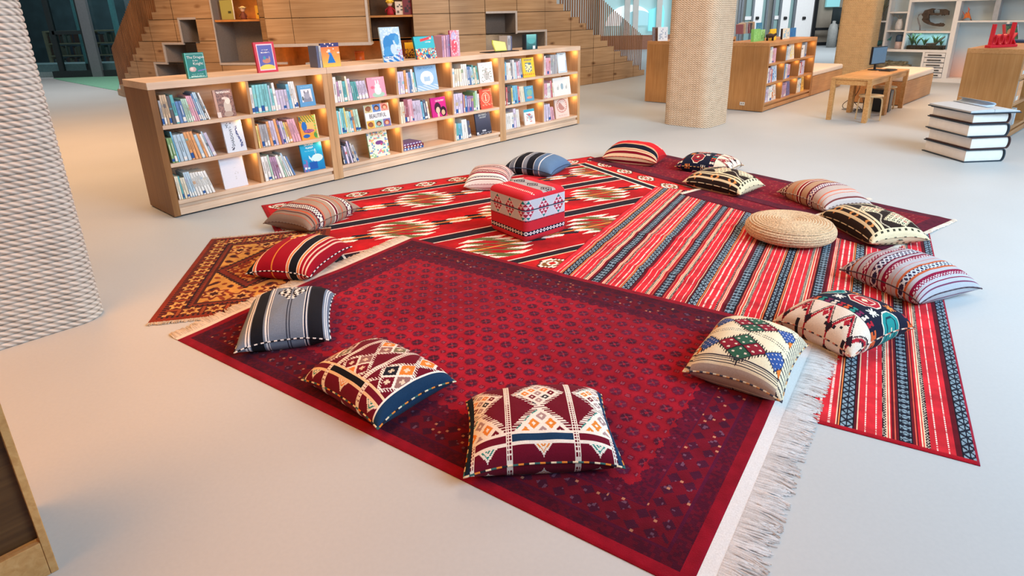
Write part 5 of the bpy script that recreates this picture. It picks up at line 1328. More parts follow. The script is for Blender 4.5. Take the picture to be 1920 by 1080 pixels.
mlamp(545, 95, 1.15, 2.2, MR-.7); mlamp(720, 90, 1.15, 2.5, MR-.5); mlamp(450, 10, 2.15, 2.2, MR-.15); mlamp(735, 10, 2.2, 2.2, MR-.15); mlamp(600, 95, 1.15, 1.6, MR-.7); mlamp(630, 30, 2.6, 2, MR+1.6)
a = bpy.data.lights.new('niche_light', 'POINT'); a.energy = 5; a.color = (1, .85, .6); a.shadow_soft_size = .05
o = bpy.data.objects.new('niche_light', a); COL.objects.link(o); q = mp(pcol(935, 75), 1.28, MR-.15); o.location = q
def nb(px_, z, rr, w_, h_, c, label, th=.03, rz=0., parent_img=None):
    p_ = pcol(px_, 15 if z > 1.6 else 95); q = mp(p_, z, rr); t = thing('picture_book', label, 'book', q, p_+rz, 'small things on display in the wooden mound')
    nx = 12; ny = 16; X, Y = np.meshgrid((np.arange(nx)+.5)/nx, (np.arange(ny)+.5)/ny); img = fill(X.shape, c); k = (hashc(np.floor(X*5), np.floor(Y*7), px_) > .55) & (np.abs(X-.5) < .36) & (np.abs(Y-.45) < .35); img[k] = np.array(c)*.45
    gx, gz = np.meshgrid(np.linspace(-w_/2, w_/2, nx+1), np.linspace(0, h_, ny+1)); grid_object('cover', np.stack([gx, np.zeros_like(gx), gz], -1), img, PRINT, t, smooth=False)
    MB().box(-w_/2, w_/2, .0005, th, 0, h_).build('page_block', PAGES, t)
nb(417, 1.765, MR-.12, .30, .38, (176, 168, 90), 'olive book standing in the left niche of the wooden mound')
nb(481, 1.765, MR-.12, .22, .26, (240, 190, 70), 'yellow book standing in the left niche of the wooden mound')
nb(750, 1.785, MR-.14, .18, .26, (226, 206, 190), 'pale book beside the figurine in the upper niche right of the box')
nb(765, 1.785, MR-.10, .2, .34, (120, 30, 40), 'dark red book at the right of the upper niche')
def figurine(px_, z, rr, label, hair, coat, s=1.):
    p_ = pcol(px_, 12); q = mp(p_, z, rr); t = thing('figurine', label, 'figurine', q, p_, 'small things on display in the wooden mound')
    m1 = MB(); m1.lathe([(.001, 0), (.075*s, .0), (.07*s, .06*s), (.05*s, .13*s), (.03*s, .17*s), (.001, .175*s)], 14); m1.tube([(.04*s, 0, .14*s), (.09*s, -.01, .10*s), (.1*s, -.02, .05*s)], .014*s, 6); m1.tube([(-.04*s, 0, .14*s), (-.09*s, -.01, .10*s), (-.1*s, -.02, .05*s)], .014*s, 6); m1.build('coat', coat, t)
    m1 = MB(); m1.lathe([(.001, .165*s), (.035*s, .175*s), (.055*s, .21*s), (.05*s, .25*s), (.02*s, .27*s), (.001, .272*s)], 14); m1.build('head', mat_plain('doll_skin', (232, 190, 160), .6), t)
    m1 = MB(); m1.lathe([(.058*s, .225*s), (.064*s, .25*s), (.05*s, .285*s), (.02*s, .30*s), (.001, .302*s)], 12)
    for k in range(7): aa = k*2*PI/7; m1.tube([(.04*s*math.cos(aa), .04*s*math.sin(aa), .27*s), (.085*s*math.cos(aa), .085*s*math.sin(aa), .26*s)], .018*s, 5)
    m1.build('hair', hair, t)
figurine(731, 1.785, MR-.14, 'small doll with yellow hair and red coat in the upper niche', mat_plain('doll_hair', (240, 190, 60), .7), mat_plain('doll_coat', (170, 30, 44), .7), 1.0)
figurine(446, 1.765, MR-.14, 'small tan and red figurine between two books in the left niche', mat_plain('figure_cloth', (200, 170, 130), .7), mat_plain('figure_coat', (130, 70, 50), .7), .85)
p_ = pcol(667, 92); t = thing('storage_tin', 'orange tin standing in the lit nook under the box', 'tin', mp(p_, .765, MR-.45), p_, 'small things on display in the wooden mound')
MB().lathe([(.001, 0), (.10, 0), (.10, .27), (.001, .27)], 20).build('tin_body', mat_plain('orange_tin', (226, 100, 30), .4), t); MB().lathe([(.001, .27), (.104, .27), (.104, .30), (.001, .302)], 20).build('tin_lid', mat_plain('orange_lid', (200, 84, 26), .4), t)
# slat balustrades
def balustrade(label, p0, p1, n, rr, hh, a_=.02, b_=.022):
    t = thing('slat_balustrade', label, 'balustrade', (0, 0, 0), 0, 'vertical slat balustrades of the mound')
    for i in range(n):
        q = p0+(p1-p0)*i/(n-1); zb = max(0., top_at(q)); zb = 0 if zb > 3.1 else zb
        k = (RPH if q > 0 else LPH)
        # smooth rail line above the treads
        if q > 0: zz = np.interp(-q, [-x for x in k], [SR*(j+1) for j in range(len(k))])
        else: zz = np.interp(q, k, [SR*(j+1) for j in range(len(k))])
        c_, s_ = math.cos(q), math.sin(q); x0, y0, _ = mp(q, 0, rr)
        m1 = MB()
        m1.box(-a_, a_, -b_, b_, zb, min(3.2, zz+hh), xf=lambda x, y, z: (x0+x*c_-y*s_, y0+x*s_+y*c_, z)); m1.build('slat', RUSTICZ, t)
balustrade('row of upright wooden slats on the stair at the right of the mound', RPH[0]-.004, RPH[12], 42, MR-.10, .95, .014, .010)
balustrade('row of upright wooden slats on the stair at the left of the mound', LPH[0]+.002, LPH[13], 44, MR-.10, 1.0)

# ------------------------------------------------------------------ facades
GLASS = mat_glass('window_glass', (.86, .95, .95))
GLASSD = mat_glass('dim_glass', (.62, .74, .76))
SKYP = mat_emit('bright_outdoors', (176, 214, 222), .9)
PALEW = mat_plain('pale_wall', (206, 206, 202), .8, var=.03, scale=3)
TAUPE = mat_plain('taupe_wall', (150, 142, 130), .8, var=.05, scale=2)
DKROOM = mat_plain('dim_room_wall', (56, 70, 74), .8, var=.2, scale=2)
FL = Frame(-20, 21.8, 0)
def fx(F, x0, x1, y): return F.px(x0, y)[0], F.px(x1, y)[0]
t = thing('glass_facade', 'tall glazed facade with grey mullions at the far left', 'window', (FL.o[0], FL.o[1], 0), 0); t.name = 'window_1'
for k in ('label', 'category'): del t[k]
t['kind'] = 'structure'
def post(F, par, px_, py_, w_, mat, dv=0., z1=5., name='mullion', d=.12, z0=0.):
    u, _ = F.px(px_, py_, dv); m1 = MB(); m1.box(u-w_/2, u+w_/2, dv, dv+d, z0, z1); return m1.build(name, mat, par)
post(FL, t, 107, 100, .16, DARKFRAME); post(FL, t, 173, 100, .34, STEEL, -.1); post(FL, t, 163, 100, .08, DARKFRAME, .03)
CYAN = mat_plain('cyan_lit_edge', (150, 206, 214), .4)  # cyan posts paint the lit edges of the mullions
post(FL, t, 156, 90, .12, CYAN, .5, name='lit_edge'); post(FL, t, 214, 40, .14, CYAN, .5, name='lit_edge')
u0, u1 = fx(FL, 100, 260, 140)
MB().box(u0, u1, -.02, .16, 0, .22).build('sill', DARKFRAME, t)
zt = FL.px(130, 61)[1]; MB().box(fx(FL, 97, 0, 61)[0], fx(FL, 0, 157, 60)[1], 0, .1, zt-.06, zt+.06).build('transom', DARKFRAME, t)
MB().box(u0-1.2, u1, .05, .07, .2, 5).build('pane', GLASSD, t)
MB().box(-26, -8, 29, 29.2, 0, 6).build('wall_left', DKROOM, kind='structure')
MB().box(-26, -8, 22.3, 23.4, 0, .42).build('trim_21', mat_plain('white_ledge', (206, 222, 224), .5), kind='structure')
for k, (z, y) in enumerate(((3.0, 24.0), (4.2, 25.5))): MB().box(-24, -9, y, y+.3, z, z+.16).build('trim_%d' % (22+k), mat_plain('pale_beam', (150, 160, 160), .7), kind='structure')
# bookshelf behind the glass
uS, _ = FL.px(118, 100, 3.2); t = thing('tall_bookshelf', 'tall bookshelf dimly seen behind the left glass facade', 'bookshelf', (FL.o[0]+uS-.6, FL.o[1]+3.2, 0), 0)
SHW = mat_plain('shelf_birch', (170, 150, 120), .7)
for x in (0, 1.5, 3.2): MB().box(x, x+.1 if x != 1.5 else x+.38, 0, .4, 0, 1.5).build('upright', SHW, t)
for z in (.1, .55, 1.0, 1.45): MB().box(.1, 3.2, .02, .4, z, z+.05).build('shelf', SHW, t)
r2 = random.Random(3)
for z in (.15, .6, 1.05):
    m1 = MB(); x = .12
    while x < 3.1:
        w_ = .03+.05*r2.random(); m1.box(x, x+w_, .08, .35, z, z+.25+.12*r2.random(), tuple(r2.choice([(70, 90, 80), (120, 110, 90), (60, 70, 90), (110, 70, 60), (130, 130, 120)]))); x += w_+.004
    b_ = m1.build('row_of_spines', PRINT, t); b_['kind'] = 'stuff'
pts = [G(100, 147), G(225, 143), G(222, 171), G(112, 150.5)]
MB().prism([(p_[0], p_[1]) for p_ in pts], 0.001, .012, ax='z').build('trim_24', mat_plain('green_carpet', (120, 182, 158), .95, var=.05), kind='structure')

# back right: glazing, white doors and a black framed window
FR = Frame(0, 31, 0)
MB().box(2, 40, 31.6, 31.8, 0, 7).build('wall_right', PALEW, kind='structure')
t = thing('w', 'x', 'x', (0, 31, 0), 0); t.name = 'window_2'; del t['label']; del t['category']; t['kind'] = 'structure'
for x in (1128, 1176, 1192, 1236, 1264): post(FR, t, x, 30, .26, PALEW, 0)
u0, u1 = fx(FR, 1128, 1264, 30)
MB().box(u0, u1, .3, .34, 0, 6).build('outdoor_view', mat_emit('daylight_view', (150, 186, 190), .55), t)
# white arch canopy seen through the glazing; its emission stands in for daylight
uc, zc = FR.px(1182, 44); ring = []
ro = abs(FR.px(1227, 44)[0]-uc)
arc = [(uc+ro*math.cos(a_), zc-.1+ro*.82*math.sin(a_)) for a_ in np.linspace(0, PI, 24)]
MB().prism(arc, .2, .28).build('arch_canopy', mat_emit('white_canopy', (226, 240, 244), .75), t)
arc2 = [(uc+.4+ro*.72*math.cos(a_), zc-.1+ro*.6*math.sin(a_)) for a_ in np.linspace(0, PI, 24)]
MB().prism(arc2, .15, .19).build('arch_glass', mat_emit('canopy_glass', (150, 196, 206), .6), t)
u0, u1 = fx(FR, 1217, 1246, 40); za, zb = FR.px(1230, 58)[1], FR.px(1230, 10)[1]
MB().prism([(u0, za), (u1, za), (u1, zb-.3), ((u0+u1)/2+.3, zb), (u0, zb-.2)], .12, .18).build('arch_glass', mat_emit('canopy_glass_cyan', (120, 206, 216), .7), t)
MB().box(*fx(FR, 1128, 1264, 60), -.05, .1, 0, FR.px(1200, 66)[1]).build('sill', mat_plain('terracotta_band', (150, 104, 84), .8), t)
def door(n, x0, x1, hx):
    t = bpy.data.objects.new('door_%d' % n, None); COL.objects.link(t); t.location = (0, 31, 0); t['kind'] = 'structure'
    u0, u1 = fx(FR, x0, x1, 30); MB().box(u0, u1, -.1, 0, 0, 4).build('door_leaf', WHITE, t)
    if hx: hu, hz = FR.px(hx, 34, -.12); MB().tube([(hu-.05, -.14, hz), (hu+.08, -.14, hz)], .07, 8).build('handle', BLACK, t)
door(1, 1412, 1427, 1419); door(2, 1463, 1478, 1471.5); door(3, 1490, 1527, 1506.5)
t = bpy.data.objects.new('window_3', None); COL.objects.link(t); t.location = (0, 31, 0); t['kind'] = 'structure'
for x0, x1 in ((1398, 1411), (1428, 1437), (1451, 1462), (1479, 1489)):
    u0, u1 = fx(FR, x0, x1, 30); MB().box(u0, u1, .0, .03, 0, 5).build('pane', mat_emit('glowing_teal_pane', (120, 150, 152), .25), t)  # emission stands in for light coming through the panes
for x in (1386, 1391, 1411.5, 1437.5, 1450, 1462.5, 1489): post(FR, t, x, 30, .10, STEEL, -.12)
for x0, x1 in ((1396, 1412), (1451, 1463)):
    u0, u1 = fx(FR, x0, x1, 33); z = FR.px(1404, 34)[1]; MB().box(u0, u1, -.08, -.02, z-.08, z+.08).build('push_bar', WHITE, t)
t = bpy.data.objects.new('window_4', None); COL.objects.link(t); t.location = (0, 31, 0); t['kind'] = 'structure'
u0, u1 = fx(FR, 1527, 1600, 50); zb = FR.px(1545, 84)[1]
MB().box(u0, u1, .3, .4, 0, 7).build('back_panel', TAUPE, t)
for x in (1527, 1600): post(FR, t, x, 45, .16, BLACK, -.2)
MB().box(u0, u1, -.2, -.1, .0, .16).build('frame_rail', BLACK, t)
zz = FR.px(1545, 54)[1]; MB().box(u0, u1, -.2, -.12, zz-.06, zz+.06).build('frame_rail', BLACK, t)
MB().box(*fx(FR, 1549, 1574, 20), .05, .2, FR.px(1560, 13)[1], 6.5).build('bright_panel', mat_emit('teal_light_panel', (130, 190, 196), .6), t)
u0, u1 = fx(FR, 1546, 1574, 30); z0, z1 = FR.px(1560, 44)[1], FR.px(1560, 14)[1]
tt = thing('display_lamp', 'black drum lamp on a dark stand behind the black framed window', 'lamp', (0, 29.9, 0), 0)
uM = (u0+u1)/2
MB().lathe([(.5, z0), (.5, z1)], 20, cx=uM).build('drum_shade', mat_plain('black_shade', (28, 40, 44), .6), tt)
for dx in (-.3, 0, .3): MB().tube([(uM+dx, 0, .3), (uM+dx, 0, z0)], .05, 8).build('stand_rod', BLACK, tt)
MB().box(uM-.45, uM+.45, -.3, .3, .0, .3).build('base', mat_plain('dark_base', (40, 44, 44), .6), tt)
for k, dx in enumerate((-.75, .62)):
    q = MB(); q.lathe([(.001, 0), (.2, 0), (.2, .8), (.15, 1.0), (.07, 1.05), (.07, 1.15), (.001, 1.16)], 18); o = q.build('display_bottle', mat_plain('white_ceramic', (150, 152, 150), .5)); o.location = (uM+dx, 29.2, 0)
    props(o, 'white round-shouldered pedestal vase %s the black drum lamp' % ('left of', 'right of')[k], 'vase', 'white pedestal vases')
# ------------------------------------------------------------------ rear cabinets, benches, desks
FA = Frame(4.42, 10.98, .8409)
OAKR = mat_wood('warm_oak', (190, 132, 78), (202, 146, 92), (214, 160, 106), axis=0)
CH = 1.188; SHA = [.15, .49, .83]
def seg(L, n, k, rs=.062): return [.06+(L-.122)*i/n for i in range(1, n)]
LA = 2.604
bookcase('oak cabinet of nine book compartments beside the bench, right of the rope column', FA, 0, LA, seg(LA, 3, 0), .80, CH, SHA, mat=OAKR, matz=OAKDARK)
LBk = 2.4
FBk = Frame(3.27, 12.17, .8409)
bookcase('oak cabinet half hidden behind the middle rope column', FBk, 0, LBk, seg(LBk, 3, 0), .80, CH, SHA, mat=OAKR, matz=OAKDARK)
FC = Frame(6.535, 8.09, R(42))
bookcase('oak cabinet with the red word sign on top, at the right edge', FC, 0, 2.2, seg(2.2, 2, 0), .62, CH, SHA, mat=OAKR, matz=OAKDARK)
m1 = MB(); m1.box(0, .09, 0, .008, 0, .06); sk = m1.build('wall_socket', mat_plain('socket_plate', (210, 206, 198), .4)); 
uS, zS = Frame(4.42, 10.98, R(-45)).px(1397, 198)
FE = Frame(4.42, 10.98, .8409)
sk.matrix_world = Matrix.Translation(FE.w(-.009, .42, .10)) @ Matrix.Rotation(FE.a-PI/2, 4, 'Z')
props(sk, 'small pale power socket low on the cabinet end panel', 'socket')
for dx in (.025, .06): MB().box(dx, dx+.012, -.002, 0, .02, .04).build('socket_hole', BLACK, sk)
cw = (LA-.122)/3
palA = ['white', 'pink', 'lilac', 'red', 'grey', 'pale blue', 'white', 'mauve', 'cream', 'blue']
for c in range(3):
    for r_ in range(3):
        s0 = .06+cw*c+.016; lamp(FA, .06+cw*(c+1)-.05, .06, (SHA+[CH-.06])[r_+1]-.07, .34)
        fill_row(FA, s0, s0+cw*(.38 if (c, r_) in ((1, 2), (0, 1), (2, 0), (1, 0)) else .48), SHA[r_], 5 if r_ else 5, 0, R(3), (.22, .28), palA, '%s shelf, %s rear cabinet compartment' % (ROWN[r_], COLN[c]), seed=200+c*3+r_)
def simple_cover(bg, fg, k=7):
    def f(im, X, Y):
        im[:] = bg; m = (hashc(np.floor(X*k), np.floor(Y*k*1.3)) > .6) & (np.abs(X-.5) < .38) & (np.abs(Y-.5) < .4); im[m] = fg
    return f
def fb2(F, u, w_, h_, v, z, pt, label, group, th=.02, tilt=6., rz=0., spine=None):
    t = thing('picture_book', label, 'book', (0, 0, 0), 0, group)
    t.matrix_world = Matrix.Translation(F.w(u, v, z+.0012)) @ Matrix.Rotation(F.a+R(rz), 4, 'Z') @ Matrix.Rotation(-R(tilt), 4, 'X')
    nx, ny = 20, 26; X, Y = np.meshgrid((np.arange(nx)+.5)/nx, (np.arange(ny)+.5)/ny); img = fill(X.shape, (230, 230, 230)); pt(img, X, Y)
    gx, gz = np.meshgrid(np.linspace(0, w_, nx+1), np.linspace(0, h_, ny+1)); V = np.stack([gx, np.zeros_like(gx), gz], -1)
    sc = spine or tuple(img[ny//2, 0]); one = fill((1, 1), sc); sh = lambda a, b, c, d: np.array([[a, b], [d, c]], float)
    grid_object('cover', V, img, PRINT, t, smooth=False, extra=[(sh((0, th, 0), (0, 0, 0), (0, 0, h_), (0, th, h_)), one), (sh((w_, th, 0), (0, th, 0), (0, th, h_), (w_, th, h_)), one)])
    MB().box(.002, w_-.003, .002, th-.001, .003, h_-.003).build('page_block', PAGES, t)
g2 = 'picture books face out in the rear cabinet'
fb2(FA, .06+cw*1.44, .24, .28, .05, SHA[2], simple_cover((236, 226, 214), (240, 220, 110)), 'cream and yellow book face out on the rear cabinet top shelf', g2)
fb2(FA, .06+cw*.46, .24, .28, .05, SHA[1], simple_cover((200, 220, 240), (90, 150, 206)), 'pale blue book face out on the rear cabinet middle shelf', g2)
fb2(FA, .06+cw*2.42, .25, .28, .05, SHA[0], simple_cover((240, 190, 80), (190, 120, 40)), 'golden yellow book face out on the rear cabinet bottom shelf', g2)
fb2(FA, .06+cw*1.45, .23, .27, .05, SHA[0], simple_cover((110, 110, 160), (90, 96, 140)), 'slate blue book face out on the rear cabinet bottom shelf', g2)
fb2(FA, .06+cw*.56, .22, .27, .05, SHA[0], simple_cover((230, 226, 220), (210, 130, 60)), 'white book with orange blocks face out, rear cabinet bottom left', g2)
g3 = 'books standing on top of the rear cabinets'
def onA(px0, px1, ytop, ybase, v, pt, label, F=FA, th=.02, tilt=3, rz=0., spine=None):
    u0, _ = F.px(px0, ybase, v); u1, _ = F.px(px1, ybase, v); _, zt = F.px(px0, ytop, v); fb2(F, u0, max(.05, u1-u0), max(.1, zt-CH), v, CH, pt, label, g3, th, tilt, rz, spine)
onA(1413, 1425, 55, 75, .40, simple_cover((130, 200, 110), (150, 214, 130)), 'light green book standing on the rear cabinet', th=.05)
onA(1426, 1434, 56, 75, .40, simple_cover((150, 210, 140), (90, 170, 90)), 'mint green book next to the light green one on the rear cabinet')
onA(1444.5, 1455, 55, 74, .30, simple_cover((240, 200, 40), (236, 190, 30)), 'bright yellow book standing on the rear cabinet')
onA(1467, 1480, 54, 73, .25, simple_cover((226, 226, 210), (130, 190, 226)), 'white and blue book with black spine on the rear cabinet', spine=(30, 30, 36), th=.04)
onA(1481, 1492, 53, 67, .45, simple_cover((30, 120, 190), (24, 100, 180)), 'deep blue book farthest right on the rear cabinet')
uO, _ = FA.px(1457, 72, .35); t = thing('toy_globe', 'small orange ball ornament on the rear cabinet', 'ornament', FA.w(uO, .45, CH), 0)
MB().lathe([(.001, 0), (.05, 0), (.05, .012), (.02, .02), (.06, .05), (.075, .09), (.06, .13), (.03, .15), (.001, .153)], 18).build('ball', mat_plain('orange_clay', (226, 150, 96), .6), t)
uO, _ = FA.px(1440, 70, .35); t = thing('animal_figure', 'small dark animal figure between green and yellow books', 'figurine', FA.w(uO-.03, .3, CH), 0)
q = MB(); q.tube([(-.07, 0, .08), (0, 0, .09), (.07, 0, .085)], [.03, .04, .03], 8)
for x in (-.05, .05):
    for y in (-.02, .02): q.tube([(x, y, .08), (x, y, 0)], .012, 6)
q.tube([(.07, 0, .09), (.11, 0, .12)], [.025, .02], 8); q.build('body', mat_plain('dark_toy', (60, 44, 36), .7), t)
# brown word sign made of letter blocks on the other cabinet, books near the column
def onB(px0, px1, ytop, ybase, v, pt, label, **k): onA(px0, px1, ytop, ybase, v, pt, label, F=FBk, **k)
onB(1418, 1428, 43, 62, .5, simple_cover((96, 176, 226), (130, 200, 236)), 'sky blue book standing on the half hidden rear cabinet')
for k in range(6):
    uB, _ = FBk.px(1392+k*4.2, 62, .4)
    spine_book(FBk, uB, .40, CH, .05, .22+.02*(k % 3), .16, R(9), ['maroon', 'tan', 'grey', 'maroon', 'black', 'tan'][k], '%s leaning book, %s in row on half hidden rear cabinet' % (['maroon', 'tan', 'grey', 'maroon', 'black', 'tan'][k], NUM[k]), g3, sticker=False, seed=700+k)
fb2(FBk, .02, .2, .26, .58, CH, simple_cover((226, 230, 236), (170, 180, 200)), 'white book at the near end of the half hidden rear cabinet', g3, rz=-40)
fb2(FBk, -.0+.02, .12, .26, .70, CH, simple_cover((110, 84, 76), (96, 70, 64)), 'brown book beside the white one on the half hidden cabinet', g3, rz=-40)
palC = ['white', 'pale blue', 'orange', 'grey', 'blue', 'white']
for r_ in range(3): fill_row(FC, .075, .62, SHA[r_], 5, 0, R(3), (.22, .28), palC, '%s shelf of right edge cabinet' % ROWN[r_], seed=300+r_)
# red word sign
t = thing('word_sign', 'red cut-out word sign reading book, on the right cabinet', 'sign', (0, 0, 0), 0)
ps = G(1851, 90, CH); pe = G(1881, 88.5, CH)
ang = math.atan2(pe[1]-ps[1], pe[0]-ps[0]); ln = float(np.hypot(*(pe-ps)[:2]))
ln = .50
t.location = (ps[0], ps[1], CH+.001); t.rotation_euler = (0, 0, ang)
MB().box(0, ln, -.04, .04, 0, .035).build('base_bar', RED, t, .004)
def stroke(path, w=.017, d=.026):
    q = MB(); path = [(x, .03+(z-.03)*.72) for x, z in path]
    for (x0, z0), (x1, z1) in zip(path[:-1], path[1:]):
        dx, dz = x1-x0, z1-z0; l_ = math.hypot(dx, dz)+1e-9; nx, nz = -dz/l_*w/2, dx/l_*w/2; ex, ez = dx/l_*w*.25, dz/l_*w*.25
        q.prism([(x0+nx-ex, z0+nz-ez), (x0-nx-ex, z0-nz-ez), (x1-nx+ex, z1-nz+ez), (x1+nx+ex, z1+nz+ez)], -d, d)
    return q
def ring_(cx, cz, rx, rz_, a0=0, a1=2*PI, n=14): return [(cx+rx*math.cos(a0+(a1-a0)*i/n), cz+rz_*math.sin(a0+(a1-a0)*i/n)) for i in range(n+1)]
w4 = ln/4.2
stroke([(w4*.32, .03), (w4*.40, .40)]).build('letter_b', RED, t); bb = [c_ for c_ in t.children if c_.name.startswith('letter_b')][0]
stroke(ring_(w4*.62, .125, w4*.30, .085)).build('bowl', RED, bb)
stroke(ring_(w4*1.60, .125, w4*.34, .09)).build('letter_o', RED, t); stroke(ring_(w4*2.55, .125, w4*.34, .09)).build('letter_o', RED, t)
stroke([(w4*3.25, .03), (w4*3.42, .42)]).build('letter_k', RED, t); kk = [c_ for c_ in t.children if c_.name.startswith('letter_k')][0]
stroke([(w4*3.32, .11), (w4*3.95, .23)]).build('arm', RED, kk); stroke([(w4*3.5, .14), (w4*4.05, .03)]).build('arm', RED, kk)
g4 = 'books on top of the right cabinet'
def c_garden(im, X, Y): im[:] = (70, 110, 60); m = hashc(np.floor(X*9), np.floor(Y*9)) > .5; im[m] = (40, 60, 40); ell(im, X, Y, .4, .45, .25, .3, (220, 130, 80)); im[Y > .92] = (30, 40, 60); im[X < .08] = (200, 60, 60)
pb_ = G(1885, 80, CH); pc_ = G(1909, 78, CH); fw = Frame(pb_[0], pb_[1], math.atan2(pc_[1]-pb_[1], pc_[0]-pb_[0]))
fb2(fw, 0, max(.2, float(np.hypot(*(pc_-pb_)[:2]))), .27, 0, CH, c_garden, 'dark green picture book with orange shapes on the right cabinet', g4, tilt=14, th=.03)
fb2(fw, .33, .2, .25, .06, CH, simple_cover((190, 214, 236), (60, 110, 180)), 'pale blue book right of the green one on the right cabinet', g4, tilt=10)
for k in range(2):
    q = MB(); q.box(0, .26, -.24, -.06, k*.022, k*.022+.02, ((40, 60, 90), (60, 90, 130))[k]); o = q.build('book', PRINT); o.matrix_world = Matrix.Translation(fw.w(0, 0, CH+.001+k*.001)) @ Matrix.Rotation(fw.a, 4, 'Z'); props(o, 'navy book lying flat before the green one, %s' % ('lower of the pair', 'upper of the pair')[k], 'book', g4)
# benches
def bench(label, F, L, D, h1, h2):
    t = thing('upholstered_bench', label, 'bench', F.w(0, 0), F.a, 'wooden benches with pale seat pads')
    MB().box(0, L, 0, D, .012, h1).build('bench_box', OAKR, t, .003)
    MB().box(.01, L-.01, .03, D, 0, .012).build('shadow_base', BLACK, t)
    MB().box(.002, L-.002, .002, D-.002, h1+.001, h2).build('seat_pad', CREAM, t, .03)
bench('oak bench with cream pad running on from the rear cabinet', Frame(6.175, 12.94, .8409), 2.15, .75, .40, .51)
bench('oak bench with cream pad behind the desks', Frame(7.13, 11.36, R(45)), 2.05, .85, .43, .545)
# desks
FT = Frame(5.127, 10.101, -.7862)
def desk(label, v0, v1, W_, H_):
    t = thing('desk', label, 'desk', FT.w(0, v0), FT.a, 'oak desks')
    D = v1-v0
    MB().box(0, W_, 0, D, H_-.03, H_).build('desk_top', OAKT, t, .003)
    k = .066
    for x in (.0, W_-k):
        for y in (.0, D-k): MB().box(x, x+k, y, y+k, 0, H_-.0305).build('leg', OAKT, t, .002)
    for x in (.02, W_-.04): MB().box(x, x+.02, k+.001, D-k-.001, H_-.11, H_-.031).build('apron', OAKT, t)
    for y in (.02, D-.04): MB().box(k+.001, W_-k-.001, y, y+.02, H_-.11, H_-.031).build('apron', OAKT, t)
desk('plain oak desk nearest the camera, stools under it', 0, 1.04, .60, .682)
desk('plain oak desk carrying the black monitor', 1.045, 2.086, .60, .682)
def desk_pt(px_, py_): return G(px_, py_, .683)
q = desk_pt(1641, 131); t = thing('computer_monitor', 'black flat computer monitor standing on the oak desk', 'monitor', (q[0], q[1], .6828), R(33))
MB().box(-.11, .11, -.08, .08, 0, .012).build('base', BLACK, t, .003); MB().box(-.022, .022, .0, .025, .012, .16).build('stand', BLACK, t, .002)
MB().box(-.24, .24, -.03, 0, .10, .40).build('bezel', BLACK, t, .004)
bz_ = [c for c in t.children if c.name.startswith('bezel')][0]; MB().box(-.225, .225, -.034, -.0302, .115, .385).build('screen', mat_plain('blue_grey_screen', (104, 140, 172), .2, var=.02), bz_)
q = desk_pt(1665, 132.5); t = thing('keyboard', 'dark keyboard lying on the oak desk beside the monitor', 'keyboard', (q[0], q[1], .6828), R(40))
MB().box(-.17, .17, -.09, .09, 0, .018).build('body', mat_plain('dark_brown_plastic', (54, 46, 44), .5), t, .003)
mk = MB()
for i in range(10):
    for j in range(4): mk.box(-.15+i*.03, -.125+i*.03, -.07+j*.036, -.042+j*.036, .0181, .023)
o = mk.build('keys', BLACK, t)
def stool(label, c, rz):
    t = thing('stool', label, 'stool', (c[0], c[1], 0), rz, 'bent birch stools')
    MB().lathe([(.001, .375), (.17, .375), (.178, .381), (.178, .397), (.172, .402), (.001, .402)], 36).build('seat', BIRCH, t)
    for k in range(4):
        a = k*PI/2+PI/4; c_, s_ = math.cos(a), math.sin(a)
        path = [(.06*c_, .06*s_, .365), (.11*c_, .11*s_, .366), (.145*c_, .145*s_, .358), (.162*c_, .162*s_, .33), (.168*c_, .168*s_, .28), (.176*c_, .176*s_, .0)]
        m1 = MB(); w_, th_ = .02, .009; vs = []
        for i, p_ in enumerate(path):
            p0, p2 = path[max(0, i-1)], path[min(len(path)-1, i+1)]; tr = math.hypot(p2[0]-p0[0], p2[1]-p0[1]); tz = p2[2]-p0[2]; l_ = math.hypot(tr, tz); nr, nz = -tz/l_, tr/l_
            for sw, st in ((-1, -1), (1, -1), (1, 1), (-1, 1)): vs.append((p_[0]-s_*w_*sw+c_*nr*th_*st, p_[1]+c_*w_*sw+s_*nr*th_*st, max(0, p_[2]+nz*th_*st)))
        fs = [(4*i+j, 4*i+(j+1) % 4, 4*i+4+(j+1) % 4, 4*i+4+j) for i in range(len(path)-1) for j in range(4)]+[(3, 2, 1, 0), tuple(4*(len(path)-1)+j for j in range(4))]
        m1.add(vs, fs); m1.build('leg', BIRCH, t)
stool('round birch stool nearest the camera, half under the near desk', G(1634, 178, .40), R(10))
stool('round birch stool farther back under the desks', G(1661, 161.5, .40), R(30))
q = G(1643, 210); t = thing('computer_tower', 'black computer tower on the floor under the desks', 'computer', (q[0]+.05, q[1]+.1, 0), R(45))
MB().box(-.09, .09, -.2, .2, .01, .38).build('case', BLACK, t, .006); MB().box(-.085, .085, -.207, -.2, .02, .37).build('front_panel', mat_plain('dark_panel', (30, 32, 36), .3), t)
for x in (-.06, .06):
    for y in (-.15, .15): MB().lathe([(.001, 0), (.015, 0), (.015, .0099), (.001, .0099)], 8, cx=x, cy=y).build('foot', BLACK, t)
for k, c_ in enumerate(('dark grey', 'brown', 'black')):
    base = np.array(G(1593+9*k, 205+2*k)); pth = []; r2 = random.Random(k+40)
    for i in range(30):
        s = i/29.; pth.append((base[0]+.18*math.sin(s*9+k*2)*s+.02*k, base[1]+.15*math.cos(s*11+k)*s, .008+max(0, (1-s*1.6))*.5*(1 if k != 2 else .6)))
    o = MB().tube(pth, .006, 6).build('cable', mat_plain('cable_'+c_.replace(' ', '_'), (70-k*15, 60-k*14, 54-k*10), .6)); props(o, '%s cable coiling on the floor under the near desk' % c_, 'cable', 'loose cables under the desk')

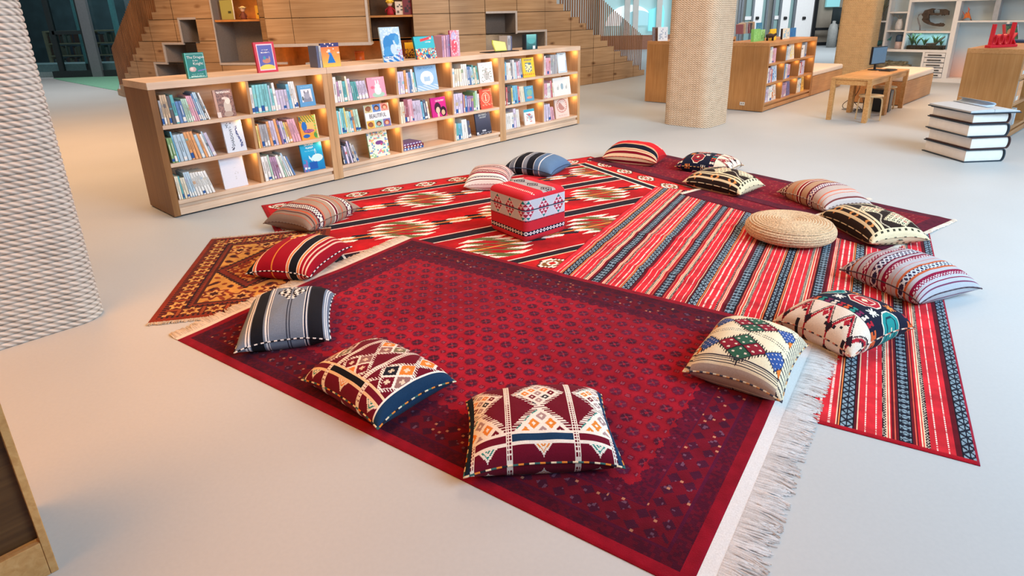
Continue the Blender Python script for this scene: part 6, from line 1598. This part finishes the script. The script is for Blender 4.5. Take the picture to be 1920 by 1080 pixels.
# ------------------------------------------------------------------ pile of giant books
p1, p2, p3 = G(1728, 282), G(1812, 307), G(1877, 301)
ub = (p2-p1)[:2]; Lb = float(np.hypot(*ub)); ab = math.atan2(ub[1], ub[0])
FS = Frame(p1[0], p1[1], ab)               # u: along the long near side (page edge), v: to the right-hand side
wv = float((p3-p2)[:2]@FS.v[:2]); Wb = abs(wv); Lb = .70; Wb = .50
COVB = mat_plain('dark_board_blue', (34, 52, 66), .5, var=.03); COVR = mat_plain('dark_board_brown', (60, 34, 34), .5, var=.03); PG2 = mat_plain('smooth_page_block', (232, 230, 226), .6, var=.015)
hs = [.152, .145, .150, .118]; z = 0
offs = [(0, 0, 0), (.01, .012, 1.5), (-.005, -.01, -1.5), (.012, .0, 1)]
bl = ['lowest giant book of the pile, white page block and dark blue covers', 'second giant book from the floor in the pile, dark brown covers', 'third giant book from the floor in the pile, dark blue covers', 'thin giant book just under the open one, brown covers']
def gb_prof(W_, r_, ins, n=10):
    pass
for k in range(4):
    h = hs[k]; cv_ = (COVB, COVR, COVB, COVR)[k]; t = thing('giant_book', bl[k], 'book', FS.w(offs[k][0], offs[k][1], z), FS.a+R(offs[k][2]), 'pile of giant books')
    th = .012; L_, W_ = Lb-(.0 if k < 3 else .03), Wb-.03*(k == 3)
    # cover profile in (y, z): flat boards and a rounded back on the far side
    n = 12; ro, ri = h/2, h/2-th
    out = [(0, 0)]+[(W_-ro*.55+ro*.55*math.sin(a_), h/2-ro*math.cos(a_)) for a_ in np.linspace(0, PI, n)]+[(0, h)]
    inn = [(0, h-th)]+[(W_-ro*.55-.0+(ro*.55-th)*math.sin(a_), h/2+ri*math.cos(a_)) for a_ in np.linspace(0, PI, n)]+[(0, th)]
    q = MB(); vs = []; N = len(out)
    for x in (0, L_):
        vs += [(x, y, zz) for y, zz in out]; vs += [(x, y, zz) for y, zz in reversed(inn)]
    M_ = 2*N; fs = []
    for i in range(N-1): fs += [(i, i+1, M_+i+1, M_+i), (N+i, M_+N+i, M_+N+i+1, N+i+1), (i, N+i, N+i+1, i+1), (M_+i, M_+i+1, M_+N+i+1, M_+N+i)]
    fs += [(0, M_, M_+N, N), (N-1, 2*N-1, M_+2*N-1, M_+N-1)]
    q.add(vs, fs); q.build('cover', cv_, t)
    e = .0006; pg = [(.022, th+e)]+[(W_-ro*.55-.004+(ro*.55-th-e)*math.sin(a_), h/2-(ri-e)*math.cos(a_)) for a_ in np.linspace(0, PI, n)]+[(.022, h-th-e)]
    q = MB(); nn = len(pg); q.add([(x, y, zz) for x in (.02, L_-.02) for y, zz in pg], [tuple(range(nn-1, -1, -1)), tuple(range(nn, 2*nn))]+[(i, (i+1) % nn, nn+(i+1) % nn, nn+i) for i in range(nn)]); q.build('page_block', PG2, t)
    z += h+.0006
PGO = mat_plain('grey_blue_pages', (196, 204, 212), .5, var=.02)
t = thing('open_book', 'open giant book with curled pages on top of the pile', 'book', FS.w(-.01, -.03, z), FS.a-R(2), 'pile of giant books')
L2, W2 = Lb+.02, Wb+.10
q = MB(); q.box(0, L2, 0, W2, 0, .012); q.build('cover', COVB, t, .003)
def leaf(y0, y1, f, n=16, th=.03):
    q = MB(); pr = []
    for i in range(n+1): s = i/n; pr.append((y0+(y1-y0)*s, f(s)))
    vs = [(x, y, zz) for x in (.012, L2-.012) for y, zz in pr+[(y1, .0125), (y0, .0125)]]; nn = len(pr)+2
    q.add(vs, [tuple(range(nn)), tuple(range(2*nn-1, nn-1, -1))]+[(i, nn+i, nn+(i+1) % nn, (i+1) % nn) for i in range(nn)]); return q
leaf(.012, W2*.48, lambda s: .03+.018*math.sin(s*PI*.5)-.012*(s > .97)).build('left_page_block', PGO, t)
leaf(W2*.485, W2-.012, lambda s: .045+.012*math.sin(s*PI)*.5-.02*s).build('right_page_block', PGO, t)
q = MB(); pr = [(W2*.5+.0+.11*math.sin(a_)*(1), .05+.05*(1-math.cos(a_))*.6) for a_ in np.linspace(0, 2.6, 12)]
vs = [(x, y, zz) for x in (.02, L2-.16) for y, zz in pr]; q.add(vs, [(i, i+1, 12+i+1, 12+i) for i in range(11)], None, True)
o = q.build('curled_page', mat_plain('blue_printed_page', (190, 208, 226), .5, var=.03), t); sm_ = o.modifiers.new('s', 'SOLIDIFY'); sm_.thickness = .004

# ------------------------------------------------------------------ white display shelving at the right
FW = Frame(10.2, 14.87, R(-43))
WD = .42
t = thing('display_shelving', 'tall white display shelving with drawers at the back right', 'shelving', FW.w(0, 0), FW.a)
def W2p(px_, py_, dv=0.): return FW.px(px_, py_, dv)
uA = W2p(1640, 60)[0]; uB = W2p(1990, 40)[0]; zT = 2.9
V1, V2, V3 = W2p(1658, 60)[0], W2p(1695, 60)[0], W2p(1785, 45)[0]
V4, V5 = W2p(1862, 25)[0], W2p(1884, 60)[0]
z94 = W2p(1720, 93)[1]; z58 = W2p(1740, 58.5)[1]; z39 = W2p(1800, 39)[1]; z3 = W2p(1750, 3)[1]; z22 = W2p(1685, 22)[1]; z57 = W2p(1677, 57)[1]; z39a = W2p(1655, 39)[1]
uD0 = W2p(1730, 100)[0]
def brd(name, u0, u1, z0, z1, v0=0, v1=WD, mat=WHITE): return MB().box(u0, u1, v0, v1, z0, z1).build(name, mat, t, .003)
BLUEW = mat_plain('pale_blue_back', (196, 216, 226), .6, var=.03, scale=2)
brd('back_panel', uA, uB, 0, zT, WD, WD+.02, BLUEW)
for u, w_, z0, z1 in ((uA, .05, 0, zT), (V1, .05, z94, zT), (V2, .05, z94, zT), (V3, .10, .1, zT), (uD0, .05, .1, z94-.06)): brd('upright', u, u+w_, z0, z1)
brd('upright', V4, V4+.10, z39, z3, 0, WD, mat_plain('grey_upright', (170, 178, 188), .5)); brd('upright', uB-.05, uB, 0, zT)
brd('shelf', uA+.05, V3-.001, z94-.06, z94-.001); brd('shelf', V2+.051, V3-.001, z58-.04, z58); brd('shelf', V1+.051, V2-.001, z22-.035, z22); brd('shelf', V1+.051, V2-.001, z57-.035, z57); brd('shelf', uA+.051, V1-.001, z39a-.035, z39a)
brd('shelf', V3+.101, uB-.051, z39-.035, z39); brd('shelf', V2+.051, uB-.051, z3, z3+.05); brd('plinth', uA+.05, uB-.05, 0, .1, .0, WD)
# drawers
dz = (z94-.06-.1)/5
for k in range(5):
    d_ = MB().box(uD0+.055, V3-.006, -.012, .3, .1+dz*k+.008, .1+dz*(k+1)-.008).build('drawer', WHITE, t, .003)
    zz = .1+dz*(k+.5); m1 = MB(); m1.tube([(uD0+.12, -.05, zz), (V3-.07, -.05, zz)], .012, 8)
    for u in (uD0+.14, V3-.09): m1.tube([(u, -.05, zz), (u, -.012, zz)], .008, 6)
    m1.build('handle', BLACK, d_)
MUR = newmat('sunset_mural'); m, n, l, p = MUR; tc = n.new('ShaderNodeTexCoord'); sp = n.new('ShaderNodeSeparateXYZ'); l.new(tc.outputs['Object'], sp.inputs[0])
mr = n.new('ShaderNodeMapRange'); mr.inputs['From Min'].default_value = .1; mr.inputs['From Max'].default_value = 1.5; l.new(sp.outputs['Z'], mr.inputs['Value']); rp = ramp(n, [(0, (236, 190, 170)), (.3, (226, 206, 206)), (.5, (190, 214, 230)), (1, (196, 220, 232))]); l.new(mr.outputs['Result'], rp.inputs['Fac']); l.new(rp.outputs['Color'], p.inputs['Base Color']); p.inputs['Roughness'].default_value = .5
brd('mural_panel', V3+.101, V5, .101, z39-.036, WD-.03, WD-.001, m)
brd('upright', V5, V5+.05, .1, z39-.036)
# skull, terrarium and ornaments
def wp(px_, py_, dv): u, z = W2p(px_, py_, dv); return (u, z)
BONE = mat_plain('fossil_bone', (70, 60, 52), .7, var=.25, scale=25.)
ts = thing('dinosaur_skull', 'brown toothed dinosaur skull model on a stand in the white shelving', 'skull', FW.w(0, .18), FW.a)
Zs = lambda pts: [wp(1640+x/6.75, y/6.75, .18) for x, y in pts]
q = MB(); q.prism(Zs([(600, 190), (640, 130), (735, 105), (780, 115), (750, 130), (750, 165), (830, 165), (830, 125), (780, 115), (900, 115), (945, 140), (940, 190), (905, 190), (895, 180), (885, 200), (870, 182), (855, 200), (840, 182), (800, 195), (750, 188), (715, 195), (700, 175), (690, 205), (690, 240), (640, 240), (600, 250), (620, 215)]), -.06, .06); q.build('upper_skull', BONE, ts, .006)
q = MB(); q.prism(Zs([(600, 250), (650, 235), (690, 245), (700, 275), (760, 300), (820, 295), (840, 285), (850, 300), (865, 288), (875, 302), (890, 308), (870, 335), (820, 335), (740, 325), (670, 305), (625, 280)]), -.05, .05); q.build('lower_jaw', BONE, ts, .006)
q = MB(); pth = [(wp(1640+x/6.75, y/6.75, .18)[0], 0, wp(1640+x/6.75, y/6.75, .18)[1]) for x, y in ((600, 175), (560, 190), (545, 230), (560, 290), (575, 330), (573, 378))]; pth[-1] = (pth[-1][0], 0, z58+.006); q.tube(pth, .016, 8); q.build('stand_rod', mat_plain('grey_rod', (130, 132, 140), .5), ts)
u_ = pth[-1][0]; q = MB(); q.box(u_-.1, u_+.12, -.06, .06, z58+.0005, z58+.016); q.build('stand_base', mat_plain('grey_base', (150, 152, 158), .5), ts)
uT0, uT1 = W2p(1700, 80, .06)[0], W2p(1770, 80, .06)[0]
tt = thing('terrarium', 'glass terrarium with green plants and dark soil in the white shelving', 'terrarium', FW.w(0, 0), FW.a)
uT0 = V2+.10; uT1 = V3-.09
MB().box(uT0, uT1, .05, .36, z94+.0005, z94+.09).build('soil', mat_plain('dark_soil', (84, 64, 50), .95, var=.3, scale=30), tt)
MB().box(uT0-.01, uT1+.01, .04, .044, z94+.0005, z58-.05).build('glass_front', GLASS, tt)
MB().box(uT0, uT1, .365, .37, z94+.0005, z58-.05).build('backdrop', mat_plain('aqua_backdrop', (170, 206, 212), .5, var=.08, scale=5), tt)
GRN = mat_plain('terrarium_leaf', (70, 104, 60), .7, var=.3, scale=20.)
r2 = random.Random(11)
for k, (f_, n_, hh) in enumerate(((.10, 12, .34), (.22, 9, .22), (.45, 10, .2), (.75, 10, .28), (.9, 7, .16))):
    q = MB(); u = uT0+(uT1-uT0)*f_
    for i in range(n_):
        a_ = (r2.random()-.5)*1.8; h_ = hh*(.6+.5*r2.random()); q.tube([(u, .2, z94+.08), (u+.3*h_*math.sin(a_), .2+.1*(r2.random()-.5), z94+.08+h_*.6), (u+.75*h_*math.sin(a_), .2+.2*(r2.random()-.5), z94+.08+h_*.9)], [.006, .014, .002], 5)
    q.build('plant', GRN, tt)
q = MB(); q.tube([(uT0+.5*(uT1-uT0), .2, z94+.1), (uT0+.75*(uT1-uT0), .18, z94+.13), (uT0+.97*(uT1-uT0), .2, z94+.3)], [.04, .03, .012], 8); q.build('driftwood', mat_plain('driftwood', (110, 88, 74), .9, var=.2, scale=20), tt)
a = bpy.data.lights.new('terrarium_lamp', 'AREA'); a.energy = 2.5; a.size = .7; a.size_y = .1; a.shape = 'RECTANGLE'; a.color = (.85, .95, 1); o = bpy.data.objects.new('terrarium_lamp', a); COL.objects.link(o); o.location = FW.w((uT0+uT1)/2, .2, z58-.06); o.rotation_euler = (0, 0, FW.a)
ORA = mat_plain('orange_ornament', (214, 116, 50), .6)
to = thing('fox_ornament', 'small orange pointed animal ornament on the upper white shelf', 'ornament', FW.w(0, .15), FW.a)
q = MB(); q.prism(Zs([(1125, 240), (1150, 190), (1160, 150), (1172, 175), (1190, 130), (1205, 175), (1225, 240), (1195, 225), (1160, 228)]), -.04, .04); q.build('body', ORA, to, .004)
for pts in ([(1095, 262), (1120, 235), (1135, 238), (1112, 262)], [(1205, 238), (1222, 236), (1236, 262), (1218, 262)]): q = MB(); q.prism([(a_, max(b_, z39+.001)) for a_, b_ in Zs(pts)], -.025, .025); q.build('leg', mat_plain('grey_leg', (120, 110, 110), .6), to)
for pts in ([(1112, 140), (1122, 150), (1150, 190), (1140, 200)], [(1186, 85), (1210, 120), (1200, 140), (1188, 132)]): q = MB(); q.prism(Zs(pts), -.015, .015); q.build('horn', mat_plain('pale_red_horn', (206, 110, 90), .6), to)
def potlike(name, label, cat, px_, py_, z, prof, mat, part, dv=.2):
    u, _ = W2p(px_, py_, dv); t_ = thing(name, label, cat, FW.w(u, dv, z+.001), FW.a); MB().lathe(prof, 20).build(part, mat, t_); return t_
t_ = potlike('vase', 'white vase with a dry twig in the narrow white shelf column', 'vase', 1687, 40, z57, [(.001, 0), (.06, 0), (.085, .06), (.08, .16), (.05, .24), (.055, .26), (.001, .255)], mat_plain('vase_white', (214, 216, 218), .4), 'vase_body')
q = MB()
for a_ in (-.9, -.3, .3): q.tube([(0, 0, .24), (.1*a_, 0, .32), (.22*a_, .02, .36)], [.006, .008, .003], 5)
q.build('twig', mat_plain('dry_twig', (170, 160, 140), .8), t_)
t_ = potlike('canister', 'blue topped canister on the low narrow white shelf', 'canister', 1685, 85, z94, [(.001, 0), (.085, 0), (.085, .17), (.001, .17)], mat_plain('canister_pink', (214, 196, 196), .5), 'canister_body')
MB().lathe([(.001, .1701), (.088, .1701), (.088, .30), (.06, .33), (.001, .33)], 20).build('canister_lid', mat_plain('canister_blue', (70, 96, 124), .5), t_)
t_ = potlike('potted_plant', 'feathery grey-green plant in the leftmost white shelf column', 'plant', 1651, 30, z39a, [(.001, 0), (.06, 0), (.08, .1), (.001, .1)], mat_plain('pot_grey', (150, 150, 144), .7), 'pot')
q = MB()
for i in range(26): a_ = r2.random()*2*PI; b_ = .3+r2.random()*.6; h_ = .3+.3*r2.random(); q.tube([(0, 0, .09), (.12*b_*math.cos(a_), .12*b_*math.sin(a_), .09+h_*.7), (.22*b_*math.cos(a_), .2*b_*math.sin(a_), .09+h_)], [.005, .009, .002], 5)
q.build('foliage', mat_plain('grey_green_leaf', (140, 146, 120), .8, var=.2, scale=15), t_)
t_ = potlike('teal_fish', 'teal fish-shaped ornament low in the leftmost white shelf column', 'ornament', 1648, 80, z94, [(.001, 0), (.05, 0), (.05, .02), (.012, .03), (.012, .06), (.001, .06)], mat_plain('teal_base', (70, 110, 112), .5), 'base')
q = MB(); q.tube([(-.16, 0, .10), (-.08, 0, .12), (.02, 0, .14), (.12, 0, .17), (.18, 0, .21)], [.03, .055, .06, .035, .012], 10); q.prism([(.17, .2), (.27, .30), (.25, .19)], -.01, .01); q.build('body', mat_plain('teal_glaze', (60, 116, 120), .35), t_)
q = MB(); q.box(-.45, .45, -.12, .12, 0, .26); 
uR = W2p(1668, 118, .15)[0]; t_ = thing('rock_tray', 'mottled olive rock basket low in the white shelving', 'basket', FW.w(uR, .21, .1005), FW.a)
qq = MB(); 
for i in range(40): qq.tube([(r2.uniform(-.4, .4), r2.uniform(-.1, .1), .2+.1*r2.random()), (r2.uniform(-.4, .4), r2.uniform(-.1, .1), .24+.1*r2.random())], .03, 5)
q.build('basket_body', mat_plain('olive_basket', (140, 130, 108), .9, var=.3, scale=14.), t_); o = qq.build('rocks', mat_plain('olive_rock', (128, 124, 104), .9, var=.3, scale=10.), t_); o['kind'] = 'stuff'
# row of dark bottles on the top shelf edge
for k in range(7):
    u = V2+.3+k*.14; q = MB(); q.lathe([(.001, 0), (.04, 0), (.04, .12), (.015, .17), (.015, .2), (.001, .2)], 12); o = q.build('jar', mat_plain('jar_%d' % k, [(60, 44, 40), (150, 90, 60), (40, 40, 44), (170, 60, 60), (50, 60, 80), (60, 50, 44), (150, 130, 100)][k], .4)); o.location = FW.w(u, .15, z3+.051); props(o, '%s jar, %s from the left on the top white shelf' % (['dark brown', 'copper', 'black', 'red', 'navy', 'umber', 'tan'][k], NUM[k]), 'jar', 'jars on the top white shelf')

# ------------------------------------------------------------------ low open shelf in the near left corner
c0 = G(111, 1068)
FN = Frame(c0[0]-1.5*math.cos(A0), c0[1]-1.5*math.sin(A0), A0)
t = thing('low_cabinet', 'dark fronted oak cabinet cut off by the bottom left corner', 'cabinet', FN.w(0, 0), FN.a)
MB().box(1.478, 1.5, 0, .42, .0, 1.0).build('side_panel', OAKT, t, .002)
MB().box(0, 1.477, 0, .02, .0, .135).build('plinth', OAKT, t, .002)
MB().box(0, 1.477, .03, .05, .137, .98).build('front_panel', mat_wood('dark_brown_front', (70, 44, 22), (84, 54, 28), (98, 66, 36), axis=0), t)  # front in a darker brown than the other boards
MB().box(0, 1.477, 0, .42, .981, 1.0).build('top_board', OAKT, t, .002)
